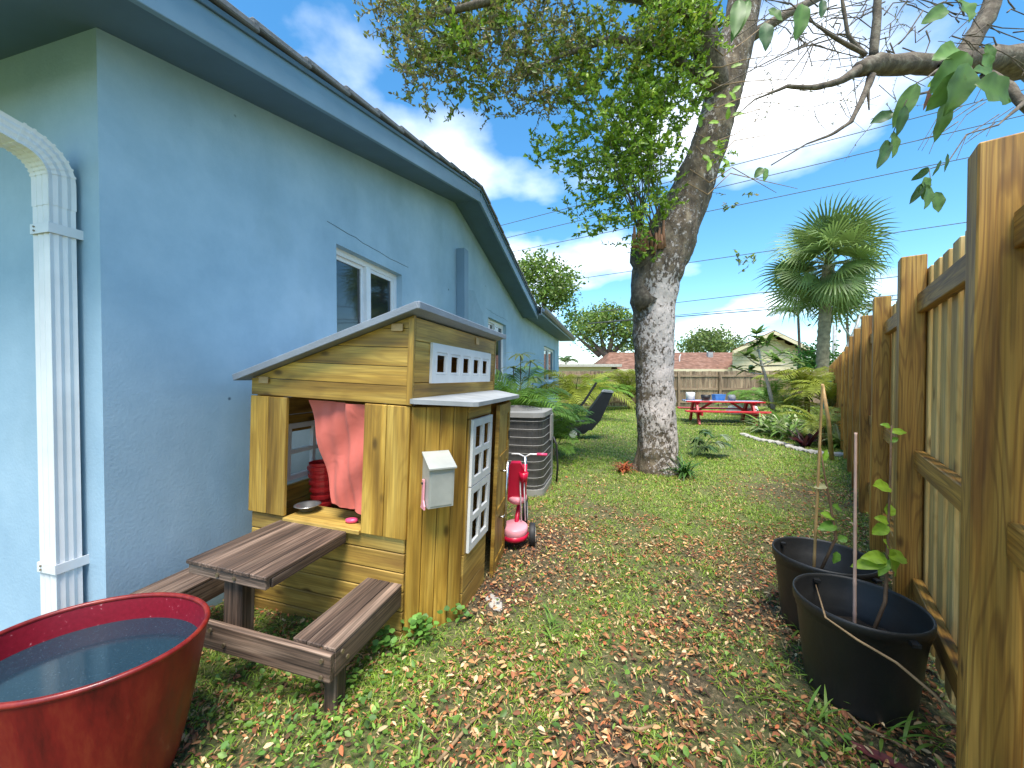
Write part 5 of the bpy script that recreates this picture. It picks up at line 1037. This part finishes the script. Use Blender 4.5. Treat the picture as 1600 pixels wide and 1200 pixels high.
# ------------------------------------------------------------------ overhanging branch, top right (tree stands beyond the fence, out of frame)
ob = empty('overhanging_tree', (4.3, 2.55, 0), label='neighbouring tree with rough grey branch reaching over the pine fence', cat='tree'); OB = Vector((4.3, 2.55, 0))
m = MB(); m.tube([(0, 0, -.1), (-.05, 0, 1), (-.15, -.05, 2), (-.2, -.05, 2.9), (-.1, 0, 4.2)], [.17, .15, .13, .12, .08], 12); m.build('trunk', 'branch_bark', ob, True)
def bx_(px, py, Y): return atY(px, py, Y)-OB
def obr(pts, n=10, name='branch'):
    A = [Vector((-.2, -.05, 2.75))] if pts[0] is None else []; rr = [.10] if A else []
    for p in pts:
        if p is None: continue
        A.append(bx_(p[0], p[1], p[2])); rr.append(p[3]/F*p[2]*.5*(.8 if p[3] > 12 else .9 if p[3] > 4.5 else .6))
    mm = MB(); Q = []; q_ = []
    for i in range(len(A)-1):
        for k in range(4): f = k/4; Q.append(A[i].lerp(A[i+1], f)+Vector((random.uniform(-1, 1), 0, random.uniform(-1, 1)))*rr[i]*.12); q_.append(rr[i]*(1-f)+rr[i+1]*f)
    Q.append(A[-1]); q_.append(rr[-1]); mm.tube(Q, q_, n)
    for i, v in enumerate(mm.v): c = Q[i//n]; d = Vector(v)-c; mm.v[i] = tuple(c+d*(1+.22*mnoise.noise(Vector(v)*20)+.15*mnoise.noise(Vector(v)*55)))
    return mm.build(name, 'branch_bark', ob, True)
obr([None, (1640, 98, 2.2, 60), (1560, 92, 2.05, 44), (1500, 98, 1.95, 38), (1430, 102, 1.85, 34), (1370, 100, 1.8, 34), (1340, 108, 1.78, 26)])
obr([(1345, 106, 1.78, 18), (1310, 128, 1.76, 12), (1275, 137, 1.74, 9), (1230, 135, 1.72, 6), (1180, 155, 1.7, 4), (1145, 185, 1.7, 2.5)])
obr([(1362, 118, 1.79, 14), (1350, 150, 1.76, 9), (1330, 190, 1.72, 7), (1300, 210, 1.70, 5), (1260, 225, 1.68, 4), (1205, 258, 1.66, 3)], 8)
obr([(1365, 92, 1.8, 16), (1368, 50, 1.8, 14), (1372, 0, 1.8, 13), (1376, -60, 1.8, 12)], 8)
obr([(1352, 88, 1.8, 8), (1325, 55, 1.8, 6), (1316, 0, 1.8, 5), (1312, -30, 1.8, 4)], 6)
obr([(1352, 85, 1.8, 7), (1310, 62, 1.75, 6), (1275, 40, 1.72, 4), (1235, 5, 1.7, 3)], 6)
obr([(1500, 95, 1.95, 34), (1525, 55, 1.95, 30), (1550, 10, 1.95, 28), (1565, -40, 1.95, 26)], 10)
obr([(1540, 115, 2.02, 18), (1575, 135, 1.9, 16), (1600, 165, 1.85, 15), (1640, 200, 1.85, 14)], 8)
obr([(1600, 160, 1.85, 8), (1560, 195, 1.75, 4), (1510, 210, 1.7, 3), (1480, 255, 1.65, 2.5), (1440, 268, 1.6, 2)], 6)
obr([(1358, 125, 1.78, 6), (1357, 150, 1.76, 5), (1358, 172, 1.76, 3)], 6)
obr([(1500, 120, 1.9, 10), (1465, 140, 1.6, 5), (1425, 150, 1.4, 4), (1405, 195, 1.3, 3)], 6)
for i in range(80):
    x, y = random.uniform(1230, 1590), random.uniform(-20, 90); Y0 = random.uniform(1.75, 2.3); dx_, dy_ = random.gauss(0, 60), random.gauss(10, 40)
    obr([(x, y, Y0, 4), (x+dx_*.35+random.gauss(0, 9), y+dy_*.3+random.gauss(0, 9), Y0, 3), (x+dx_*.7+random.gauss(0, 9), y+dy_*.7+random.gauss(0, 9), Y0, 2.4), (x+dx_, y+dy_, Y0, 1.6)], 4, 'twig')
for i in range(10):
    x, y = random.uniform(1440, 1560), random.uniform(170, 215); obr([(x+30, y-20, 1.8, 2.6), (x, y, 1.75, 2.2), (x-random.uniform(10, 50), y+random.uniform(10, 60), 1.7, 1.3)], 4, 'twig')
GL = (.09, .17, .03); GM = (.13, .23, .05); GD = (.05, .11, .03); GY = (.25, .40, .04)
# px, py of stalk end, Y, image direction (dx right, dy down), length px, width px, colour
for x, y, Y0, dx_, dy_, L, wd, c in ((1500, 78, 1.25, -.7, .25, 50, 34, GM), (1512, 82, 1.22, -.55, .75, 62, 40, GM), (1513, 98, 1.2, -.35, 1, 80, 42, GL), (1505, 112, 1.2, -.6, .8, 62, 34, GL), (1520, 110, 1.25, 1, .05, 58, 26, GM), (1525, 130, 1.15, .9, .45, 62, 50, GL), (1482, 150, 1.25, .0, 1, 62, 24, GM), (1432, 130, 1.25, -.35, 1, 62, 24, GM), (1414, 165, 1.25, -.1, 1, 42, 14, GD), (1395, 176, 1.3, -1, .45, 36, 18, GD), (1396, 206, 1.3, .0, 1, 40, 18, GM), (1388, 218, 1.3, -.45, 1, 52, 18, GD), (1452, 262, 1.3, -.7, .6, 26, 12, GD), (1446, 276, 1.3, .1, 1, 22, 14, GM), (1444, 285, 1.3, -.5, 1, 34, 12, GD), (1452, 290, 1.3, -.3, 1, 40, 15, GM), (1462, 300, 1.3, .1, 1, 32, 18, GM), (1442, 288, 1.3, .3, .9, 24, 15, GM), (1254, 5, 1.3, -.1, 1, 52, 26, GM), (1200, 15, 1.3, .6, .6, 28, 16, GM), (1195, 35, 1.3, .0, 1, 44, 20, GD), (1155, 0, 1.25, -.2, 1, 62, 22, GM), (1170, 0, 1.25, -.4, .9, 66, 20, GM), (1285, 0, 1.3, -.1, 1, 30, 12, GD), (1192, 262, 1.5, -.6, .7, 20, 12, GL), (1196, 262, 1.5, -.1, 1, 22, 10, GM), (1480, 12, 1.35, -.8, .5, 50, 22, GM), (1500, 0, 1.35, .2, .8, 40, 34, GM), (1478, 118, 1.3, .9, -.1, 36, 12, GY), (1472, 120, 1.3, -.6, .4, 24, 12, GY), (1455, 135, 1.3, -.1, 1, 32, 7, (.3, .12, .08)), (1540, 70, 1.4, .3, .8, 30, 14, GL), (1535, 85, 1.3, .7, .7, 34, 22, GM), (1480, 240, 1.6, .1, 1, 26, 7, GD), (1470, 250, 1.6, -.3, 1, 24, 6, GD)):
    p = atY(x, y, Y0)-OB; dv = (dx_, random.uniform(-.25, .25), -dy_); leaf_obj(ob, p, dv, L/F*Y0, wd/F*Y0, jit(c, .2), (random.uniform(-.3, .3), -1, random.uniform(-.2, .4)), .12)
# stalks linking the hanging leaves to the branch
for A_ in ([(1470, 100, 1.85, 5), (1480, 90, 1.5, 4), (1505, 85, 1.25, 3)], [(1505, 85, 1.25, 3), (1520, 110, 1.22, 3), (1482, 148, 1.25, 2)], [(1470, 105, 1.85, 5), (1450, 120, 1.5, 4), (1432, 130, 1.28, 3), (1415, 160, 1.26, 2.5), (1396, 206, 1.3, 2), (1390, 216, 1.3, 1.5)], [(1440, 268, 1.6, 2), (1452, 264, 1.35, 1.6), (1455, 290, 1.3, 1.2)], [(1275, 40, 1.72, 3), (1255, 10, 1.4, 2), (1254, 4, 1.3, 1.5)], [(1235, 5, 1.7, 3), (1200, 0, 1.4, 2), (1165, -6, 1.25, 2)]): obr(list(A_), 5, 'stalk')
# light green vine shoots on the limb
vn = empty('climbing_vine', tpx(1128, 200, -.35), label='thin climbing vine with light green leaves coiling round the tree limb', cat='vine'); VB = tpx(1128, 200, -.35); m = MB()
for k in range(9):
    y = 60+k*28; q = [tpx(1098+random.uniform(-6, 10)+k*-3, y+random.uniform(-5, 20), -.33)-VB, tpx(1130-k*3, y+22+random.uniform(-8, 8), -.38)-VB, tpx(1165-k*3, y+random.uniform(-16, 12), -.30)-VB, tpx(1200+random.uniform(-20, 70), y+random.uniform(-40, 60), -.1)-VB]; m.tube(q, [.006, .007, .006, .003], 5)
m.build('stem', 'vine', vn, True)
for i in range(22): leaf_obj(vn, tpx(random.uniform(1090, 1150), random.uniform(60, 280), -.42)-VB, (random.gauss(0, 1), -.3, random.gauss(0, .6)), .13, .06, jit(GY), (0, -1, .3), .2)
# ------------------------------------------------------------------ neighbour house behind the fence
NZ = 30.
def nx_(px, Y=NZ): return (px-800)/F*Y
def nz_(py, Y=NZ): return atY(800, py, Y).z
nb_ = empty('neighbour_house', (nx_(1060), NZ, 0), label='low cream house with brown shingle roof beyond the back fence', cat='house'); NB = nx_(1060)
x0, x1, xg = nx_(958)-NB, nx_(1152)-NB, nx_(1268)-NB
ev, rg_ = nz_(577), nz_(551)+.25
MB().box((x0, 0, -.1), (x1, 7, ev)).build('wall', 'cream_wall', nb_)
rf = MB().add([(x0-.9, -.7, ev-.02), (x1+4, -.7, ev-.02), (x1+4, 3.6, rg_), (x0+.6, 3.6, rg_), (x0-.9, 7.7, ev), (x1+4, 7.7, ev)], [(0, 1, 2, 3), (3, 2, 5, 4), (0, 3, 4)]).build('roof', 'brown_shingle', nb_)
board('eave_fascia', rf, (x0-.9, -.72, ev-.10), (x1-.2, -.72, ev-.10), (0, 0, 1), .2, .04, 'cream_wall')
MB().tube([(nx_(1072)-NB, 1.2, ev+.2), (nx_(1072)-NB, 1.2, ev+1.0), (nx_(1074)-NB, 1.2, ev+1.25)], .05, 8).build('vent_pipe', 'play_white', rf); MB().box((nx_(1133)-NB-.2, 2.2, ev+.5), (nx_(1133)-NB+.2, 2.5, rg_-.05)).build('roof_vent', 'grey_paint', rf)
# gabled wing with plank siding
gx0, gx1 = nx_(1150, 28)-NB, nx_(1262, 28)-NB; gp = nz_(522, 28); gm = (gx0+gx1)/2; ge = nz_(549, 28)
wing = MB().add([(gx0, -1.5, -.1), (gx1, -1.5, -.1), (gx1, -1.5, ge), (gm, -1.5, gp), (gx0, -1.5, ge), (gx0+4.9, 6, -.1), (gx1+4.9, 6, -.1), (gx1+4.9, 6, ge), (gm+4.9, 6, gp), (gx0+4.9, 6, ge)], [(0, 1, 2, 3, 4), (1, 6, 7, 2), (5, 0, 4, 9), (9, 8, 7, 6, 5)]).build('wing_wall', 'siding', nb_)
z = 1.0
while z < gp-.15:
    a, b = (gx0, gx1) if z < ge else (gx0+(gm-gx0)*(z-ge)/(gp-ge)+.35, gx1-(gx1-gm)*(z-ge)/(gp-ge)-.35)
    if b-a > .3: board('siding_plank', nb_, (a, -1.53, z+.17), (b, -1.53, z+.17), (0, .10, 1), .36, .03, 'siding')
    z += .38
for sg, xe in ((-1, gx0), (1, gx1)):
    d = Vector((xe-gm, 0, ge-gp)); e2 = Vector((gm, 0, gp))+d*1.12
    MB().add([(gm, -2.2, gp+.12), (e2.x, -2.2, e2.z+.12), (e2.x+5.7, 6.5, e2.z+.12), (gm+5.7, 6.5, gp+.12), (gm, -2.2, gp+.28), (e2.x, -2.2, e2.z+.28), (e2.x+5.7, 6.5, e2.z+.28), (gm+5.7, 6.5, gp+.28)], [(0, 1, 2, 3), (4, 5, 6, 7), (0, 1, 5, 4), (1, 2, 6, 5)]).build('wing_roof', 'brown_shingle', nb_)
    board('barge_board', nb_, (gm, -2.22, gp+.08), (e2.x, -2.22, e2.z+.08), (0, 0, 1), .22, .04, 'cream_wall')
for a, b in ((975, 988), (990, 1006), (1083, 1103), (1106, 1126)):
    w = MB(); xa_, xb_ = nx_(a)-NB, nx_(b)-NB; wo = w.box((xa_, -.05, 1.0), (xb_, .0, ev-.32)).build('window', 'white_frame', nb_); MB().box((xa_+.06, -.065, 1.05), (xb_-.06, -.051, ev-.38)).build('pane', 'window_glass', wo)
# flat-roofed extension
MB().box((nx_(868)-NB, -1.0, -.1), (nx_(950)-NB, 5, nz_(574))).build('extension_wall', 'cream_wall', nb_); MB().box((nx_(862)-NB, -1.7, nz_(574)), (nx_(962)-NB, 5.6, nz_(570))).build('extension_roof', 'stone_white', nb_); MB().box((nx_(918)-NB, -1.04, 1.4), (nx_(932)-NB, -1.0, nz_(580))).build('extension_window', 'window_glass', nb_)
# ------------------------------------------------------------------ background trees
def bgtree(name, px, pyb, Y, blobs, label, ncl, cs, wts, trunk, lsize=.28, tmat='far_trunk', nl=24):
    base = Vector((nx_(px, Y), Y, 0)); e = empty(name, base, label=label, cat='tree'); m = MB()
    for pts in trunk: m.tube([(atY(a, b, Y)-base if b is not None else Vector((0, 0, -.1))) for a, b, r in pts], [r for *_, r in pts], 7)
    m.build('trunk', tmat, e, True); Ps = []; Ds = []; Ls = []
    tot = sum(b[2]*b[3] for b in blobs)
    for bx, by, rx, ry in blobs:
        for i in range(max(3, int(ncl*rx*ry/tot))):
            while True:
                a, b, c = random.uniform(-1, 1), random.uniform(-1, 1), random.uniform(-1, 1)
                if .15 < a*a+b*b+c*c < 1: break
            p = atY(bx+a*rx, by+b*ry, Y)+Vector((0, c*rx/F*Y, 0))-base
            for j in range(nl): Ps.append(tuple(p+Vector((random.gauss(0, 1), random.gauss(0, 1), random.gauss(0, .7)))*lsize*1.5)); Ds.append((random.gauss(0, 1), random.gauss(0, 1), random.gauss(-.2, .7))); Ls.append(lsize*random.uniform(.6, 1.2))
    n = len(Ps); Vt, Fc, cc = leaves(np.array(Ps), np.array(Ds), np.array(Ls), np.array(Ls)*.5, palette(n, cs, wts, .25), None, .1); npmesh('crown', Vt, Fc, 'leaf', cc, e)
CS = [(.13, .22, .03), (.20, .30, .05), (.08, .14, .02), (.27, .33, .09)]
bgtree('broad_tree', 948, 555, 36, [(945, 505, 40, 22), (920, 500, 22, 16), (975, 510, 25, 22), (950, 490, 28, 10), (918, 522, 22, 12), (985, 530, 16, 16), (930, 535, 14, 10), (965, 538, 14, 9)], 'spreading bright green tree with dark forked limbs behind the cream house', 240, CS, [3, 4, 2, 1.5],
       [[(948, None, .5), (948, 556, .38), (930, 540, .2), (905, 520, .1)], [(950, 556, .3), (955, 535, .2), (960, 510, .1)], [(946, 556, .3), (940, 530, .15), (935, 505, .08)], [(952, 556, .3), (975, 535, .15), (985, 515, .08)], [(938, 556, .25), (915, 538, .15), (895, 520, .06)]], .30)
bgtree('leafy_tree', 850, 500, 22, [(850, 440, 46, 34), (880, 445, 26, 24), (830, 420, 26, 26), (865, 470, 30, 18), (895, 500, 14, 14)], 'light green tree showing above the gutter of the blue house', 210, CS, [4, 4, 2, 2], [[(850, None, .3), (850, 520, .22), (850, 460, .1)], [(850, 500, .12), (880, 460, .06)]], .22)
bgtree('round_tree', 1110, 545, 48, [(1110, 535, 40, 18), (1100, 526, 24, 11), (1130, 540, 24, 10), (1080, 542, 14, 9)], 'hazy olive round tree above the neighbour roof', 170, [(.17, .24, .06), (.22, .28, .08), (.12, .18, .05)], [3, 3, 2], [[(1110, None, .4), (1110, 545, .25), (1105, 530, .1)]], .38)
bgtree('shrub_tree', 1275, 575, 18.5, [(1276, 556, 20, 20), (1268, 572, 18, 14), (1288, 570, 12, 16)], 'fine needled bright green shrub at the foot of the tall fan palm', 80, [(.10, .24, .03), (.16, .32, .05)], [1, 1], [[(1276, None, .12), (1276, 570, .06)]], .16)
bgtree('bare_tree', 1330, 560, 20, [(1335, 490, 40, 18), (1350, 480, 25, 14), (1310, 500, 18, 10)], 'sparse grey limbed tree rising behind the pine fence', 26, [(.16, .20, .06), (.2, .2, .1)], [1, 1], [[(1318, None, .2), (1318, 560, .16), (1335, 520, .10), (1345, 490, .05)], [(1335, 520, .06), (1360, 495, .03)], [(1330, 530, .06), (1312, 500, .03)]], .2, 'grey_paint', 14)
for px, py, lab in ((1246, 478, 'thin feathery palm left of the tall fan palm trunk'), (1322, 478, 'feathery palm crown right of the fan palm trunk'), (884, 552, 'tiny distant palm above the flat roofed extension')):
    Y = 21 if px > 1000 else 40; b = Vector((nx_(px, Y), Y, 0)); h = atY(px, py+18, Y).z; e = empty('feather_palm', b, label=lab, cat='palm'); MB().tube([(0, 0, -.1), (.1, 0, h*.6), (0, 0, h)], [.10, .07, .06], 7).build('trunk', 'far_trunk', e, True)
    for i in range(13): o = link('frond', random.choice(FRM['far']), e, (0, 0, h), (0, random.uniform(-.4, .3), i*.5+random.uniform(-.2, .2))); o.scale = (1.7,)*3
# fan palm
PY = 17.6; pb = Vector((nx_(1284, PY), PY, 0)); pc_ = atY(1293, 405, PY); fp = empty('fan_palm', pb, label='tall fan palm with shaggy round crown rising behind the fence', cat='palm')
hc = pc_.z; m = MB(); q = []; rr = []
for i in range(40): f = i/39; q.append((.25*f**2, 0, -.1+(hc-.2)*f)); rr.append(.24*(1+.14*(i % 2))*(1-.1*f))
m.tube(q, rr, 12); m.build('trunk', 'palm_trunk', fp, True)
def fan_mesh(col):
    mb = MB(); cl_ = []; mb.tube([(0, 0, 0), (.45, 0, .08), (.85, 0, .05)], [.03, .02, .014], 4, cap=False); cl_ += [(.2, .22, .06)]*12; c0 = Vector((.8, 0, .05))
    for i in range(30):
        a = R(-125+250*i/29); d = Vector((math.cos(a), math.sin(a), -.08-.10*abs(math.sin(a)))); l_ = (1.02-.30*abs(a)/2.2)*random.uniform(.9, 1.08); s_ = Vector((-math.sin(a), math.cos(a), 0)); b = len(mb.v); c = jit(col, .35); w = .03
        p1 = c0+d*l_*.5; p2 = c0+d*l_*.8+Vector((0, 0, -.06)); p3 = c0+d*l_+Vector((0, 0, -.20*random.uniform(.6, 2)))
        mb.v += [tuple(c0), tuple(p1+s_*w+Vector((0, 0, .02))), tuple(p1-s_*w), tuple(p2+s_*w*.55), tuple(p2-s_*w*.55), tuple(p3)]; cl_ += [c]*6; mb.f += [(b, b+2, b+1), (b+1, b+2, b+4, b+3), (b+3, b+4, b+5)]; mb.m += [0]*3
    me = mb.mesh('fan_leaf', 'leaf'); a = me.color_attributes.new('Col', 'FLOAT_COLOR', 'POINT'); a.data.foreach_set('color', np.hstack([np.array(cl_), np.ones((len(cl_), 1))]).astype(np.float32).ravel()); return me
FM = [fan_mesh((.13, .20, .05)) for _ in range(3)]+[fan_mesh((.22, .31, .09)) for _ in range(3)]; FD = [fan_mesh((.26, .20, .11))]
crx = Vector((.25, 0, hc-.15))
for i in range(50):
    f = (i+.5)/50; el = R(78-140*f)+random.uniform(-.3, .3); az_ = i*2.399+random.uniform(-.5, .5); dead = el < R(-45)
    o = link('fan_leaf', random.choice(FD+FM if dead else FM), fp, tuple(crx+Vector((0, 0, .15-.5*f))), (random.uniform(-1.1, 1.1), -el+random.uniform(-.25, .25), az_)); k = random.uniform(1.15, 1.65); o.scale = (k, k, k)
# ------------------------------------------------------------------ utility wires and pole
def wire(pts, r, lab, grp=None, mat='wire_grey'):
    A = [atY(*p) for p in pts]; a, b = A[0], A[-1]; d = b-a; a2 = a-d*.8; b2 = b+d*.35; q = [a2]+A+[b2]
    Pn = []
    n = 24
    for i in range(n+1):
        f = i/n; p = a2.lerp(b2, f); p.z -= 0; Pn.append(p-a2)
    o = MB().tube(Pn, r, 5).build('power_line', mat, loc=a2); tag(o, lab, 'cable', grp)
for (p, q) in (((784, 352), (1524, 160)), ((794, 371), (1520, 199)), ((808, 392), (1514, 246)), ((832, 446), (1512, 347)), ((895, 492), (1404, 432)), ((900, 507), (1402, 461))):
    wire([(*p, 30), (*q, 20)], .022, 'thin grey power line crossing the sky behind the big tree', 'power lines across the sky')
wire([(890, 508), (1402, 468)] and [(890, 508, 30), (1402, 468, 20)], .028, 'thick black cable running lowest beneath the power lines', None, 'wire_black')
up_ = Vector((nx_(1303, 24), 24, 0)); o = MB().tube([(0, 0, -.2), (0, 0, nz_(508, 24))], [.13, .10], 10).build('utility_pole', 'grey_paint', smooth=True, loc=up_); tag(o, 'grey utility pole between the fan palm and pine fence', 'pole')
print('objects', len(bpy.data.objects))
